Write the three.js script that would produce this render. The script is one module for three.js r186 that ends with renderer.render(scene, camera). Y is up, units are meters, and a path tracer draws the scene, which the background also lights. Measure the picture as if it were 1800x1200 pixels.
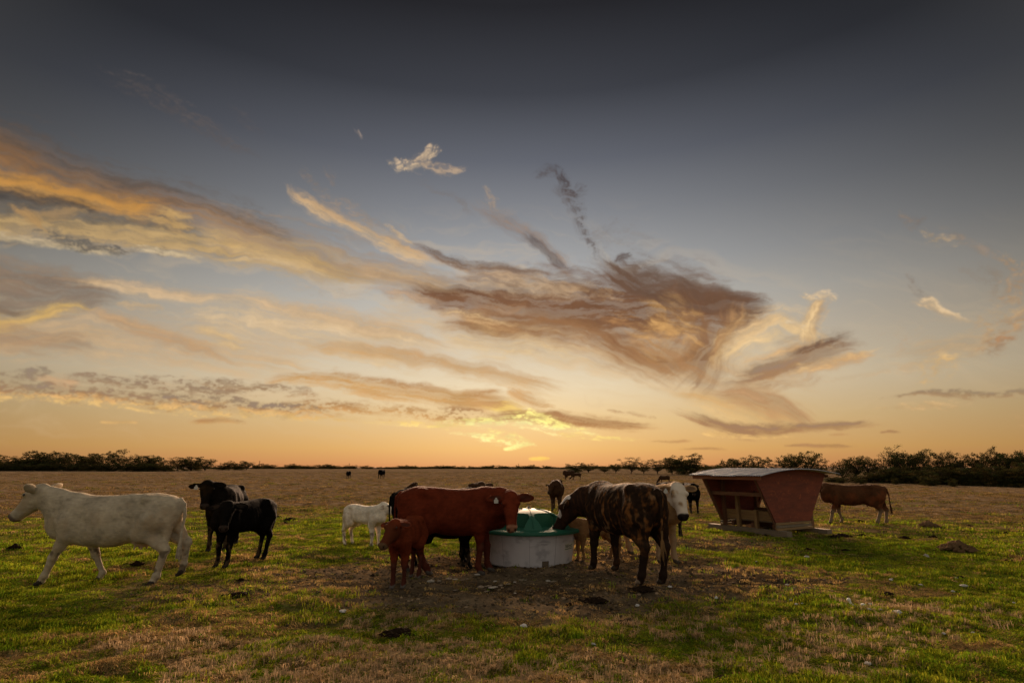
import * as THREE from 'three';
import { mergeGeometries } from 'three/addons/utils/BufferGeometryUtils.js';
import { Brush, Evaluator, SUBTRACTION } from 'three-bvh-csg';

const scene = new THREE.Scene();

// ---------- camera ----------
const camera = new THREE.PerspectiveCamera(61.93, 1.5, 0.1, 9000);
camera.position.set(0, 1.65, 0);
camera.rotation.x = Math.atan(0.222);

// ---------- sky, sun, exposure ----------
const renderer = new THREE.WebGLRenderer({ antialias: true });
renderer.toneMapping = THREE.LinearToneMapping;
renderer.toneMappingExposure = 3.2;
renderer.shadowMap.enabled = true;
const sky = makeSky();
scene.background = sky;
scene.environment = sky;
const sun = new THREE.DirectionalLight(new THREE.Color().setRGB(1, 0.66, 0.42), 5.0);
sun.position.set(-0.4, 11.5, -64);
sun.target.position.set(0, 0, -10);
sun.castShadow = true;
sun.shadow.radius = 62;
sun.shadow.mapSize.set(2048, 2048);
Object.assign(sun.shadow.camera, { left: -25, right: 25, top: 25, bottom: -25, near: 1, far: 150 });
scene.add(sun, sun.target);

// ---------- small helpers ----------
function sm(a, b, x) { const t = Math.min(1, Math.max(0, (x - a) / (b - a))); return t * t * (3 - 2 * t); }
function mix(a, b, t) { return a + (b - a) * t; }
function lin(c) { c /= 255; return c <= 0.04045 ? c / 12.92 : Math.pow((c + 0.055) / 1.055, 2.4); }
function hash2(i, j) { let h = Math.imul(i, 374761393) + Math.imul(j, 668265263) | 0; h = Math.imul(h ^ (h >>> 13), 1274126177); h ^= h >>> 16; return (h >>> 0) / 4294967296; }
function noise2(x, y) {
  const i = Math.floor(x), j = Math.floor(y); let u = x - i, v = y - j; u = u * u * (3 - 2 * u); v = v * v * (3 - 2 * v);
  return mix(mix(hash2(i, j), hash2(i + 1, j), u), mix(hash2(i, j + 1), hash2(i + 1, j + 1), u), v);
}
function fbm(x, y, n = 4) { let s = 0, a = 0.5, t = 0; for (let k = 0; k < n; k++) { s += a * noise2(x, y); t += a; x = x * 2.03 + 17.3; y = y * 2.03 + 5.7; a *= 0.5; } return s / t; }
function fray(x, y, n) { let s = 0, a = 0.5, t = 0; for (let k = 0; k < n; k++) { s += a * noise2(x, y); t += a; x = x * 2.07 + 11.3; y = y * 2.07 + 5.7; a *= 0.66; } return 0.5 + (s / t - 0.5) * 1.25; }
function noise3(x, y, z) {
  const k = Math.floor(z); let w = z - k; w = w * w * (3 - 2 * w);
  return mix(noise2(x + k * 37.17, y + k * 17.71), noise2(x + k * 37.17 + 37.17, y + k * 17.71 + 17.71), w);
}
function fbm3(x, y, z, n = 3) { let s = 0, a = 0.5, t = 0; for (let k = 0; k < n; k++) { s += a * noise3(x, y, z); t += a; x = x * 2.03 + 7.1; y = y * 2.03 + 3.3; z = z * 2.03 + 1.7; a *= 0.5; } return s / t; }
function rng(seed) { let s = seed | 0; return () => { s = (s + 0x6d2b79f5) | 0; let t = Math.imul(s ^ (s >>> 15), 1 | s); t = (t + Math.imul(t ^ (t >>> 7), 61 | t)) ^ t; return ((t ^ (t >>> 14)) >>> 0) / 4294967296; }; }

// ---------- the sky: evening air and streaks of cirrus and altocumulus over the sunset ----------
function makeSky() {
const CLOUD_STREAKS = [
[[[-0.8259,0.7884,0.0133],[-0.7269,0.7362,0.0145],[-0.6283,0.6725,0.0143],[-0.5556,0.6227,0.0113],[-0.4831,0.5847,0.0056]],[100,88,82],[90,80,76],0.3,1.5,10,70,0.9],
[[[-0.5648,0.708,0.0076],[-0.5152,0.6637,0.0101],[-0.4776,0.6202,0.0074]],[92,84,82],[88,80,78],0.2,1.5,10,70,0.9],
[[[-1.1356,0.6326,0.0567],[-0.9953,0.5981,0.0476],[-0.9247,0.575,0.0445],[-0.8536,0.5448,0.0414],[-0.7619,0.5174,0.0355],[-0.6613,0.4974,0.0326],[-0.5829,0.4763,0.0297],[-0.4937,0.4474,0.0241],[-0.405,0.413,0.0132]],[92,76,64],[160,115,70],0.75,1,5,45,0.9],
[[[-1.1329,0.6202,0.0366],[-0.9936,0.5895,0.0279],[-0.9472,0.5774,0.0222],[-0.8988,0.5532,0.0165],[-0.8742,0.5377,0.0082]],[120,88,62],[165,118,70],0.6,1.1,6,50,0.8],
[[[-1.1115,0.5234,0.0549],[-0.9756,0.4974,0.049],[-0.8868,0.4857,0.0434],[-0.7865,0.467,0.0404],[-0.6873,0.4508,0.0321],[-0.6099,0.4324,0.0186],[-0.5548,0.4187,0.0079]],[104,96,88],[112,100,84],0.85,1,6,50,0.7],
[[[-1.1146,0.5377,0.0192],[-0.98,0.5198,0.0178],[-0.924,0.5115,0.0163],[-0.8564,0.4974,0.0136],[-0.7999,0.4833,0.0081],[-0.7556,0.4763,0.0027]],[66,62,60],[76,70,66],0.85,0.8,5,50,0.7],
[[[-1.031,0.4508,0.012],[-0.967,0.4531,0.0134],[-0.9229,0.4474,0.0093]],[92,84,76],[98,88,76],0.6,1,6,50,0.7],
[[[-1.1215,0.5689,0.0222],[-0.9844,0.5424,0.0165],[-0.917,0.5329,0.0178],[-0.8483,0.5139,0.0164],[-0.7689,0.4927,0.0163],[-0.7021,0.4798,0.0175],[-0.6486,0.4833,0.0122]],[176,126,66],[200,148,80],0.9,0.7,4,40,0.9],
[[[-0.668,0.467,0.0134],[-0.6232,0.4531,0.012],[-0.6117,0.4474,0.0067]],[196,158,98],[190,148,90],0.6,1.2,8,60,0.8],
[[[-1.099,0.467,0.0188],[-0.9647,0.4416,0.02],[-0.9019,0.4497,0.0187],[-0.8258,0.4439,0.0214],[-0.7269,0.4279,0.0226],[-0.6402,0.4187,0.0239],[-0.5315,0.4006,0.0237],[-0.4237,0.3826,0.0262],[-0.3161,0.358,0.0234],[-0.2522,0.3447,0.0129]],[176,146,100],[186,156,112],0.85,0.9,5,50,0.8],
[[[-0.9463,0.4857,0.0095],[-0.9283,0.4763,0.0108],[-0.9036,0.4589,0.0121],[-0.8848,0.4439,0.0107]],[176,138,88],[170,132,86],0.7,1.1,10,60,0.8],
[[[-0.9051,0.467,0.0081],[-0.8416,0.474,0.0081],[-0.7996,0.481,0.0067]],[165,132,90],[160,130,90],0.55,1.2,10,60,0.8],
[[[-0.611,0.4416,0.0133],[-0.5335,0.4187,0.0159],[-0.4567,0.3961,0.0171],[-0.3916,0.3792,0.0144],[-0.3159,0.3536,0.0104]],[204,166,104],[206,172,120],0.8,0.8,5,45,0.9],
[[[-1.0281,0.437,0.0067],[-0.9621,0.4279,0.0066],[-0.8741,0.4142,0.0066],[-0.7757,0.3983,0.0066],[-0.7154,0.3859,0.0066],[-0.6945,0.3882,0.0039]],[184,162,128],[176,158,128],0.9,1,14,70,0.6],
[[[-0.8915,0.4279,0.0093],[-0.8663,0.4301,0.012],[-0.8322,0.4187,0.0119],[-0.7988,0.4096,0.0092],[-0.7821,0.4051,0.004]],[100,94,86],[112,104,92],0.85,1.6,30,60,0.6],
[[[-0.809,0.4074,0.0053],[-0.7766,0.404,0.0092],[-0.7434,0.3961,0.0092],[-0.7055,0.3904,0.0039]],[98,92,86],[108,100,90],0.8,1.4,26,60,0.6],
[[[-0.6781,0.3995,0.0053],[-0.6532,0.3961,0.0066],[-0.6259,0.3904,0.0039]],[112,104,94],[120,110,98],0.65,1.3,20,60,0.6],
[[[-0.7177,0.4017,0.0053],[-0.6691,0.3961,0.0066],[-0.615,0.3882,0.0052],[-0.577,0.3803,0.0026]],[200,178,142],[196,174,140],0.8,1.1,14,70,0.6],
[[[-0.5515,0.3893,0.0058],[-0.4768,0.3848,0.0081],[-0.4013,0.368,0.0092],[-0.3156,0.3491,0.0069]],[206,172,122],[214,182,134],0.75,0.8,6,60,0.8],
[[[-0.615,0.474,0.0189],[-0.5366,0.4474,0.0267],[-0.4477,0.4142,0.0318],[-0.3604,0.3871,0.0315],[-0.2637,0.3625,0.0287],[-0.1678,0.3359,0.0233],[-0.0835,0.3129,0.0154]],[150,124,100],[176,146,112],0.6,1.1,5,45,1],
[[[-0.3168,0.368,0.0138],[-0.2315,0.3514,0.0138],[-0.1465,0.3238,0.0136],[-0.052,0.2966,0.0113]],[186,152,112],[176,142,104],0.6,1,5,45,0.9],
[[[-0.4312,0.5329,0.0048],[-0.4072,0.5056,0.0096],[-0.3729,0.4822,0.0107],[-0.3336,0.4612,0.0095],[-0.2784,0.4359,0.0106],[-0.2235,0.4074,0.0117],[-0.1802,0.3871,0.0104],[-0.1322,0.3758,0.0058]],[186,154,118],[212,180,138],0.9,0.9,7,60,0.8],
[[[-0.3923,0.5234,0.0084],[-0.3462,0.488,0.0167],[-0.2797,0.4589,0.0166],[-0.2136,0.4244,0.0141],[-0.1701,0.4017,0.007]],[150,130,112],[165,140,115],0.5,1.3,7,60,1],
[[[-0.2364,0.4531,0.0035],[-0.2195,0.4359,0.0047],[-0.1974,0.4187,0.0047],[-0.1756,0.4051,0.0023]],[196,168,132],[196,168,132],0.75,1,10,60,0.7],
[[[-0.417,0.5592,0.0061],[-0.3879,0.5377,0.0073],[-0.3587,0.5115,0.0048]],[135,118,105],[130,115,105],0.4,1.6,14,80,0.9],
[[[-0.3567,0.5592,0.0049],[-0.3445,0.5412,0.0061],[-0.3356,0.5234,0.0036]],[140,120,106],[130,115,105],0.35,1.6,14,80,0.9],
[[[-0.1917,0.4096,0.0047],[-0.1379,0.3893,0.0081],[-0.0845,0.3669,0.0081],[-0.0316,0.3558,0.0069],[0.021,0.3469,0.0057]],[112,90,76],[140,110,88],0.8,1,9,60,0.8],
[[[-0.2313,0.5786,0.0049],[-0.211,0.5665,0.0086],[-0.1889,0.5629,0.011],[-0.1672,0.5713,0.0122],[-0.1526,0.5981,0.0099]],[196,170,140],[206,180,146],0.85,1.3,18,50,0.7],
[[[-0.1703,0.5665,0.0073],[-0.1426,0.5556,0.0085],[-0.1096,0.5544,0.0061],[-0.0791,0.5617,0.0024]],[178,152,126],[186,160,132],0.7,1.3,14,60,0.8],
[[[-0.3019,0.655,0.0038],[-0.2937,0.6475,0.005],[-0.2917,0.6326,0.0037]],[178,158,140],[165,145,130],0.6,1.2,14,60,0.8],
[[[-0.1748,0.5353,0.0061],[-0.1193,0.4997,0.0084],[-0.0755,0.4705,0.0071]],[120,108,100],[118,106,100],0.3,1.5,10,60,1],
[[[-0.0522,0.5174,0.0048],[-0.0456,0.4997,0.0072],[-0.0324,0.4822,0.0072]],[168,146,124],[150,130,112],0.5,1.4,14,60,0.8],
[[[-0.0703,0.488,0.0096],[-0.0323,0.467,0.0142],[0.0,0.4416,0.0153],[0.0426,0.413,0.0152],[0.0794,0.3792,0.0139],[0.1156,0.3458,0.0103]],[150,124,104],[128,110,102],0.6,1.2,8,55,0.9],
[[[0.016,0.4244,0.007],[0.0426,0.4051,0.0093],[0.0688,0.3792,0.0092],[0.1052,0.3491,0.0069]],[96,84,82],[104,92,86],0.7,1.1,9,55,0.8],
[[[0.0493,0.5544,0.0073],[0.0637,0.5641,0.0098],[0.0823,0.5568,0.0098],[0.0939,0.5353,0.0097],[0.0979,0.5139,0.0108],[0.114,0.5056,0.012],[0.1264,0.5234,0.0084],[0.1377,0.5377,0.0048]],[78,70,72],[90,80,78],0.85,1.3,16,40,0.8],
[[[0.0925,0.5174,0.012],[0.1085,0.5021,0.0144],[0.1187,0.4763,0.0119],[0.1267,0.4508,0.0106],[0.1409,0.421,0.0094],[0.1548,0.3893,0.0104]],[92,82,80],[104,92,88],0.75,1.3,12,50,0.9],
[[[0.1443,0.4279,0.0059],[0.166,0.437,0.0071],[0.1878,0.4474,0.0059],[0.2045,0.4624,0.0036]],[116,102,98],[122,108,102],0.45,1.4,12,50,0.9],
[[[0.1277,0.4074,0.0257],[0.1707,0.4187,0.0305],[0.2243,0.4244,0.0235],[0.2761,0.3961,0.0163]],[132,122,116],[132,122,116],0.35,1.8,8,40,1.2],
[[[0.2065,0.3826,0.0039],[0.2207,0.3904,0.0065],[0.2305,0.3961,0.0039]],[96,82,78],[100,88,82],0.8,1,12,50,0.7],
[[[0.2434,0.3792,0.0154],[0.2962,0.3758,0.0154],[0.3586,0.3625,0.0128]],[134,124,118],[138,126,118],0.3,1.8,8,40,1.2],
[[[-0.2687,0.2643,0.029],[-0.1447,0.2643,0.038],[0.0,0.2484,0.0512],[0.1431,0.2115,0.0573],[0.2843,0.1804,0.0523],[0.4039,0.1548,0.0432],[0.5021,0.1294,0.0278]],[196,158,112],[214,178,128],0.62,0.9,4,30,1.2],
[[[-0.2196,0.3205,0.0088],[-0.1459,0.3053,0.0201],[-0.052,0.2988,0.0339],[0.052,0.2923,0.0427],[0.1557,0.2858,0.0476],[0.2595,0.2858,0.0502],[0.3523,0.2772,0.045],[0.4252,0.2804,0.025],[0.4696,0.289,0.0063]],[108,77,58],[132,92,64],0.97,0.8,5,35,0.7],
[[[0.1545,0.3792,0.0103],[0.1899,0.3625,0.0231],[0.231,0.3403,0.0331],[0.2823,0.3205,0.0304],[0.344,0.3053,0.0252],[0.4058,0.2966,0.0201],[0.4675,0.289,0.0075]],[97,75,62],[114,83,63],0.95,0.9,6,35,0.7],
[[[0.1959,0.3826,0.0129],[0.2166,0.3714,0.018],[0.2474,0.3536,0.0179],[0.2727,0.3348,0.0127]],[106,88,76],[112,88,72],0.7,1.3,10,40,0.9],
[[[0.2933,0.3293,0.0127],[0.325,0.3326,0.0101],[0.3511,0.3315,0.0063]],[112,94,82],[116,92,76],0.6,1.4,14,40,0.9],
[[[-0.0781,0.3625,0.0077],[-0.021,0.3491,0.0115],[0.042,0.3447,0.0102],[0.0788,0.3436,0.0051]],[114,92,78],[140,110,88],0.75,1.1,9,50,0.8],
[[[-0.1159,0.3569,0.0102],[-0.0525,0.3381,0.0152],[0.0209,0.3271,0.0165],[0.0837,0.3205,0.0152],[0.136,0.3227,0.0101]],[186,156,124],[196,166,132],0.7,1.1,9,40,0.8],
[[[0.1045,0.3162,0.0076],[0.1463,0.3184,0.0101],[0.1879,0.3129,0.0088]],[196,160,120],[180,142,104],0.4,1.3,10,40,0.8],
[[[-0.1444,0.2558,0.0124],[-0.0825,0.2558,0.0211],[-0.0206,0.2537,0.026],[0.0516,0.2558,0.0298],[0.1336,0.2378,0.0321],[0.2144,0.2063,0.0342],[0.2741,0.1804,0.0291],[0.334,0.165,0.0168]],[128,90,62],[160,116,76],0.88,0.8,5,30,0.9],
[[[0.3474,0.2804,0.0375],[0.3605,0.2484,0.0421],[0.3526,0.2115,0.0416],[0.33,0.1804,0.0363],[0.2981,0.1578,0.0216]],[128,93,67],[142,102,70],0.85,0.9,5,26,0.9],
[[[0.2561,0.222,0.0319],[0.2951,0.1907,0.034],[0.3343,0.1701,0.0265]],[162,118,78],[176,132,86],0.7,0.9,6,30,1],
[[[0.4148,0.2804,0.0112],[0.4017,0.2484,0.0144],[0.3837,0.2168,0.0132],[0.3684,0.1907,0.0087]],[170,128,86],[178,136,92],0.7,1,7,40,0.8],
[[[0.2253,0.2643,0.0124],[0.2529,0.2579,0.0273],[0.2833,0.2484,0.0346],[0.308,0.2325,0.032],[0.2964,0.2115,0.022]],[212,164,102],[204,154,94],0.75,1.1,8,24,1],
[[[0.1655,0.2686,0.0099],[0.1964,0.2643,0.0112],[0.2276,0.2686,0.0087]],[200,148,94],[180,130,84],0.5,1.2,8,40,0.9],
[[[-0.145,0.2729,0.0062],[-0.0828,0.2686,0.0099],[-0.031,0.2579,0.0074],[0.0206,0.2516,0.0049]],[220,182,132],[206,160,110],0.65,1,7,50,0.8],
[[[-0.0726,0.2804,0.01],[-0.0311,0.2804,0.01],[0.0104,0.2858,0.0075]],[170,128,92],[180,138,98],0.4,1.2,9,40,0.9],
[[[0.3666,0.1681,0.0173],[0.3977,0.2011,0.0263],[0.431,0.2304,0.0287],[0.4838,0.2452,0.0289],[0.5343,0.2367,0.0266],[0.5634,0.222,0.0176]],[224,186,130],[226,192,140],0.78,0.9,5,30,1],
[[[0.3995,0.222,0.0088],[0.4326,0.2484,0.0111],[0.4648,0.2611,0.0078],[0.4821,0.2686,0.0033]],[216,180,132],[226,190,140],0.8,1,9,50,0.7],
[[[0.6249,0.222,0.0066],[0.5941,0.222,0.0176],[0.5568,0.2094,0.0241],[0.5136,0.1887,0.0251],[0.4658,0.1681,0.0217],[0.414,0.1548,0.0151],[0.373,0.1476,0.0086]],[112,84,66],[160,116,76],0.9,0.9,6,32,0.9],
[[[0.4366,0.1804,0.013],[0.4897,0.2032,0.0153],[0.5434,0.2262,0.0132]],[210,162,104],[190,146,96],0.6,1,6,40,1],
[[[0.5063,0.1681,0.0097],[0.5589,0.1845,0.0109],[0.6114,0.197,0.0087],[0.6589,0.2094,0.0033]],[216,176,122],[190,142,92],0.75,1,8,50,0.8],
[[[0.5427,0.2378,0.0133],[0.5498,0.2643,0.0123],[0.5629,0.288,0.0101],[0.5733,0.3053,0.0079]],[222,188,138],[180,140,98],0.85,1,9,40,0.7],
[[[0.5342,0.3096,0.0045],[0.5543,0.3031,0.0068],[0.5788,0.3075,0.009],[0.5921,0.3053,0.0045]],[216,188,150],[206,176,134],0.8,1.4,16,50,0.7],
[[[0.4862,0.2484,0.0044],[0.5155,0.2526,0.0056],[0.5409,0.2494,0.0044]],[214,192,160],[206,180,144],0.7,1.4,18,50,0.7],
[[[0.4318,0.1294,0.0192],[0.3639,0.1599,0.0173],[0.3214,0.1294,0.015]],[184,158,126],[190,162,128],0.35,1.3,6,40,1.2],
[[[-1.0779,0.3714,0.0235],[-0.9467,0.3491,0.026],[-0.8705,0.3348,0.0258],[-0.7947,0.3205,0.0231],[-0.7104,0.3162,0.0154]],[140,116,94],[122,98,80],0.75,1,4,40,0.9],
[[[-1.0012,0.3075,0.0256],[-0.9369,0.2988,0.0255],[-0.8523,0.2912,0.0229],[-0.77,0.2966,0.0153],[-0.6875,0.302,0.0077]],[128,108,92],[120,98,80],0.6,1,4,40,0.9],
[[[-0.8396,0.3381,0.0065],[-0.7539,0.3271,0.0103],[-0.6689,0.3184,0.0116],[-0.5732,0.3042,0.0128],[-0.4675,0.289,0.0153],[-0.3621,0.2686,0.0177],[-0.2572,0.2431,0.0176],[-0.1639,0.222,0.0125],[-0.1021,0.2063,0.0062]],[196,164,126],[212,180,138],0.78,0.9,4,50,0.9],
[[[-0.7176,0.2944,0.0051],[-0.676,0.2944,0.0064],[-0.6337,0.289,0.0038]],[196,164,122],[196,164,122],0.5,1.2,10,60,0.9],
[[[-0.44,0.3293,0.0068],[-0.3765,0.3205,0.0102],[-0.3129,0.3075,0.009],[-0.2497,0.2966,0.0056]],[172,156,138],[178,160,140],0.4,1.3,8,60,1],
[[[-0.2927,0.3184,0.0079],[-0.2297,0.3129,0.0102],[-0.1666,0.2988,0.0113],[-0.1037,0.2804,0.0067]],[190,154,118],[160,126,98],0.6,1.1,8,60,0.9],
[[[-0.9889,0.2484,0.0151],[-0.9285,0.2558,0.0138],[-0.8888,0.2643,0.0126],[-0.8498,0.2772,0.0114],[-0.7985,0.2804,0.0089],[-0.7669,0.2772,0.0051]],[204,166,98],[212,174,106],0.85,0.9,6,45,0.8],
[[[-0.9955,0.2804,0.0101],[-0.9337,0.2826,0.0102],[-0.9022,0.2804,0.0076]],[120,100,82],[130,108,86],0.6,1,8,40,0.9],
[[[-0.9856,0.2325,0.0275],[-0.8839,0.2378,0.0326],[-0.7708,0.2378,0.0376],[-0.6351,0.222,0.04],[-0.489,0.1959,0.0371],[-0.3445,0.1701,0.027]],[196,158,112],[204,162,112],0.6,1,3,40,1.2],
[[[-1.0495,0.2431,0.0176],[-0.924,0.2325,0.0175],[-0.839,0.2168,0.0174],[-0.7343,0.2011,0.0124]],[150,118,90],[160,124,92],0.5,1.1,4,40,1],
[[[-0.7772,0.2772,0.0076],[-0.6909,0.2537,0.0126],[-0.5941,0.222,0.0137],[-0.4884,0.1907,0.0099]],[190,146,98],[170,126,84],0.5,1.1,5,50,0.9],
[[[-0.6087,0.2558,0.0101],[-0.5687,0.2665,0.0152],[-0.4954,0.2579,0.0227],[-0.3903,0.2346,0.025],[-0.2861,0.2094,0.0223],[-0.1829,0.1845,0.0148]],[206,176,134],[214,182,138],0.6,1.1,5,50,1],
[[[-0.5767,0.2473,0.0075],[-0.5338,0.2325,0.01],[-0.4704,0.2136,0.0099]],[206,170,116],[200,164,112],0.5,1.2,8,60,0.9],
[[[-0.4096,0.2199,0.0077],[-0.3065,0.2094,0.0132],[-0.2039,0.199,0.0142],[-0.1219,0.1825,0.0152],[-0.0405,0.164,0.0162],[0.0302,0.1436,0.0161],[0.1004,0.1274,0.0096]],[188,146,100],[206,160,104],0.8,0.8,4,45,0.9],
[[[-0.4961,0.2643,0.0067],[-0.3502,0.2484,0.0111],[-0.2049,0.222,0.011],[-0.0816,0.2011,0.0087]],[220,188,144],[214,184,144],0.5,1.1,5,60,1],
[[[-0.1232,0.2325,0.0147],[-0.041,0.222,0.0221],[0.0511,0.2115,0.0195],[0.1421,0.1804,0.0145]],[224,188,132],[226,190,134],0.5,1,5,40,1.2],
[[[-0.8906,0.165,0.0049],[-0.8654,0.166,0.0073],[-0.8343,0.1619,0.0061],[-0.8105,0.1588,0.0024]],[116,96,80],[136,110,86],0.85,1.5,18,60,0.6],
[[[-0.9696,0.1558,0.0073],[-0.9074,0.1476,0.0097],[-0.8449,0.1365,0.0109],[-0.7633,0.1294,0.0109],[-0.682,0.1234,0.0121],[-0.6005,0.1133,0.0108],[-0.5397,0.1073,0.0096],[-0.4793,0.1033,0.0108],[-0.3989,0.0974,0.0096],[-0.3389,0.0954,0.0072],[-0.2889,0.0914,0.0036]],[120,94,74],[164,124,86],0.9,1.5,10,60,0.6],
[[[-0.7878,0.1558,0.0037],[-0.7466,0.1507,0.0049],[-0.7055,0.1456,0.0061],[-0.6446,0.1426,0.0085],[-0.5838,0.1395,0.0097],[-0.5222,0.1294,0.006],[-0.4718,0.1274,0.0036]],[134,106,84],[150,118,88],0.75,1.8,14,60,0.7],
[[[-0.5752,0.1517,0.0024],[-0.5137,0.1436,0.0061],[-0.463,0.1395,0.0085],[-0.4022,0.1355,0.0073],[-0.3617,0.1314,0.0036]],[136,106,80],[160,124,88],0.75,1.6,12,60,0.7],
[[[-0.5222,0.1294,0.0032],[-0.4921,0.1294,0.0053],[-0.4617,0.1264,0.0021]],[134,106,84],[150,118,88],0.6,1.6,14,60,0.7],
[[[-0.8491,0.1599,0.0037],[-0.7965,0.1476,0.0073],[-0.7549,0.1395,0.0048]],[206,160,116],[206,160,116],0.5,1.2,8,60,0.9],
[[[-0.9641,0.1294,0.006],[-0.9035,0.1274,0.0072],[-0.8223,0.1224,0.0072],[-0.7206,0.1133,0.0072],[-0.6196,0.1063,0.0072],[-0.5186,0.0974,0.0084],[-0.4382,0.0904,0.0084],[-0.3384,0.0874,0.006],[-0.2584,0.0815,0.0048]],[216,168,108],[232,190,118],0.8,1.6,10,60,0.7],
[[[-0.5662,0.0785,0.0024],[-0.5168,0.0815,0.0036],[-0.4666,0.0766,0.0024]],[170,124,80],[200,150,92],0.8,0.9,10,60,0.7],
[[[-0.7155,0.0805,0.0018],[-0.6555,0.0785,0.0018]],[226,178,110],[226,178,110],0.6,0.9,10,60,0.7],
[[[-0.4339,0.1517,0.0032],[-0.3737,0.1558,0.0086],[-0.3027,0.1517,0.014],[-0.2213,0.1375,0.015],[-0.1607,0.1294,0.015],[-0.1003,0.1214,0.016],[-0.03,0.1173,0.0149],[0.03,0.1073,0.0085]],[180,136,90],[216,166,102],0.88,1,5,45,0.7],
[[[-0.2624,0.1517,0.0032],[-0.2016,0.1476,0.0043],[-0.1259,0.1415,0.0021]],[172,132,92],[190,144,96],0.6,1.3,8,60,0.8],
[[[-0.4014,0.1254,0.0043],[-0.3614,0.1274,0.0053],[-0.3207,0.1194,0.0043]],[150,116,86],[180,136,92],0.7,1.4,12,60,0.7],
[[[-0.3999,0.1083,0.0053],[-0.3197,0.1053,0.0085],[-0.2396,0.1013,0.0095],[-0.1595,0.0954,0.0116],[-0.0796,0.0874,0.0116],[-0.0199,0.0776,0.0084]],[172,128,84],[206,156,96],0.85,1.3,8,55,0.7],
[[[-0.04,0.1073,0.0085],[0.0,0.1033,0.0127],[0.035,0.1033,0.0085]],[240,196,104],[250,216,120],0.75,1.1,8,40,0.9],
[[[0.0,0.1294,0.0053],[0.04,0.1153,0.0085],[0.07,0.1073,0.0053]],[196,146,90],[206,156,98],0.7,1.1,8,50,0.8],
[[[-0.0497,0.0835,0.0063],[0.0299,0.0894,0.0084],[0.0995,0.0845,0.0105],[0.1588,0.0756,0.0094],[0.2082,0.0707,0.0073],[0.2576,0.0667,0.0021]],[172,126,84],[190,138,86],0.92,0.9,6,55,0.6],
[[[0.1695,0.0974,0.0021],[0.2092,0.0914,0.0032],[0.2485,0.0815,0.0021]],[176,136,96],[190,146,100],0.6,1.4,14,60,0.8],
[[[-0.139,0.0776,0.0031],[-0.0794,0.0776,0.0052],[-0.0199,0.0776,0.0084],[0.0298,0.0815,0.0116],[0.0695,0.0736,0.0094],[0.109,0.0658,0.0063],[0.1582,0.0569,0.0031]],[255,236,140],[255,246,170],0.95,1.3,10,70,0.6],
[[[-0.1089,0.0618,0.0021],[-0.0593,0.056,0.0052],[-0.0198,0.0521,0.0083],[0.0148,0.0452,0.0083],[0.0394,0.0404,0.0031]],[255,232,140],[255,242,166],0.95,1.9,10,90,0.6],
[[[-0.0118,0.0326,0.0021],[0.0098,0.0365,0.0031],[0.0374,0.0404,0.0016]],[255,238,150],[255,238,150],0.9,0.9,12,70,0.6],
[[[0.0594,0.0599,0.0031],[0.1087,0.056,0.0042],[0.1579,0.0501,0.0031],[0.2269,0.0482,0.0021]],[255,222,130],[250,216,130],0.7,1.8,9,80,0.6],
[[[-0.2583,0.0795,0.0021],[-0.1787,0.0766,0.0031],[-0.1091,0.0716,0.0042],[-0.0495,0.0677,0.0042]],[244,206,124],[250,216,134],0.75,1.8,9,80,0.6],
[[[0.0274,0.0153,0.0015],[0.0441,0.0172,0.0026],[0.0608,0.0172,0.0015]],[255,204,100],[255,204,100],0.8,0.8,10,60,0.8],
[[[0.2712,0.1294,0.0107],[0.3307,0.1194,0.0192],[0.3995,0.1043,0.0233],[0.4674,0.0845,0.0169],[0.5257,0.0726,0.0063]],[206,162,108],[232,188,122],0.75,0.9,5,40,0.9],
[[[0.3515,0.1294,0.0064],[0.4118,0.1294,0.0171],[0.4702,0.1113,0.0191],[0.5172,0.0845,0.0126],[0.5457,0.0736,0.0042]],[178,136,96],[190,142,96],0.75,1,6,40,0.8],
[[[0.2646,0.1023,0.0021],[0.289,0.0934,0.0063],[0.3378,0.0795,0.0105],[0.3964,0.0677,0.0115],[0.4456,0.0648,0.0094],[0.5056,0.0697,0.0073],[0.5753,0.0726,0.0063],[0.6551,0.0756,0.0021]],[146,112,84],[172,128,88],0.92,1,8,60,0.6],
[[[0.297,0.0638,0.0021],[0.356,0.0579,0.0031],[0.4248,0.054,0.0031],[0.4944,0.0579,0.0021]],[232,186,116],[232,186,116],0.6,1.5,8,70,0.7],
[[[0.4725,0.0375,0.001],[0.512,0.0384,0.0026],[0.5611,0.0375,0.0026],[0.5953,0.0355,0.001]],[168,124,84],[190,140,88],0.8,0.9,9,60,0.7],
[[[0.638,0.0599,0.001],[0.6628,0.0599,0.0021],[0.6824,0.0589,0.001]],[160,118,82],[170,126,86],0.8,0.9,9,60,0.7],
[[[0.5536,0.0569,0.0016],[0.5735,0.0579,0.0021],[0.5931,0.0569,0.0016]],[180,134,90],[190,140,92],0.6,0.9,9,60,0.7],
[[[0.2365,0.0423,0.001],[0.276,0.0433,0.0021],[0.3253,0.0443,0.0016]],[180,132,86],[200,150,96],0.7,1,9,60,0.7],
[[[0.2752,0.0307,0.001],[0.3245,0.0326,0.0021],[0.3735,0.0307,0.0015]],[176,128,82],[190,140,88],0.7,1,9,60,0.7],
[[[0.6921,0.0579,0.0021],[0.7224,0.0618,0.0031],[0.7464,0.0569,0.0021]],[206,160,100],[206,160,100],0.4,1,9,60,0.8],
[[[0.6406,0.1143,0.0016],[0.6924,0.1254,0.0032],[0.7286,0.1324,0.0053],[0.783,0.1274,0.0053],[0.8427,0.1244,0.0043],[0.934,0.1294,0.0043]],[124,102,82],[176,142,102],0.85,1.4,10,70,0.6],
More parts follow.
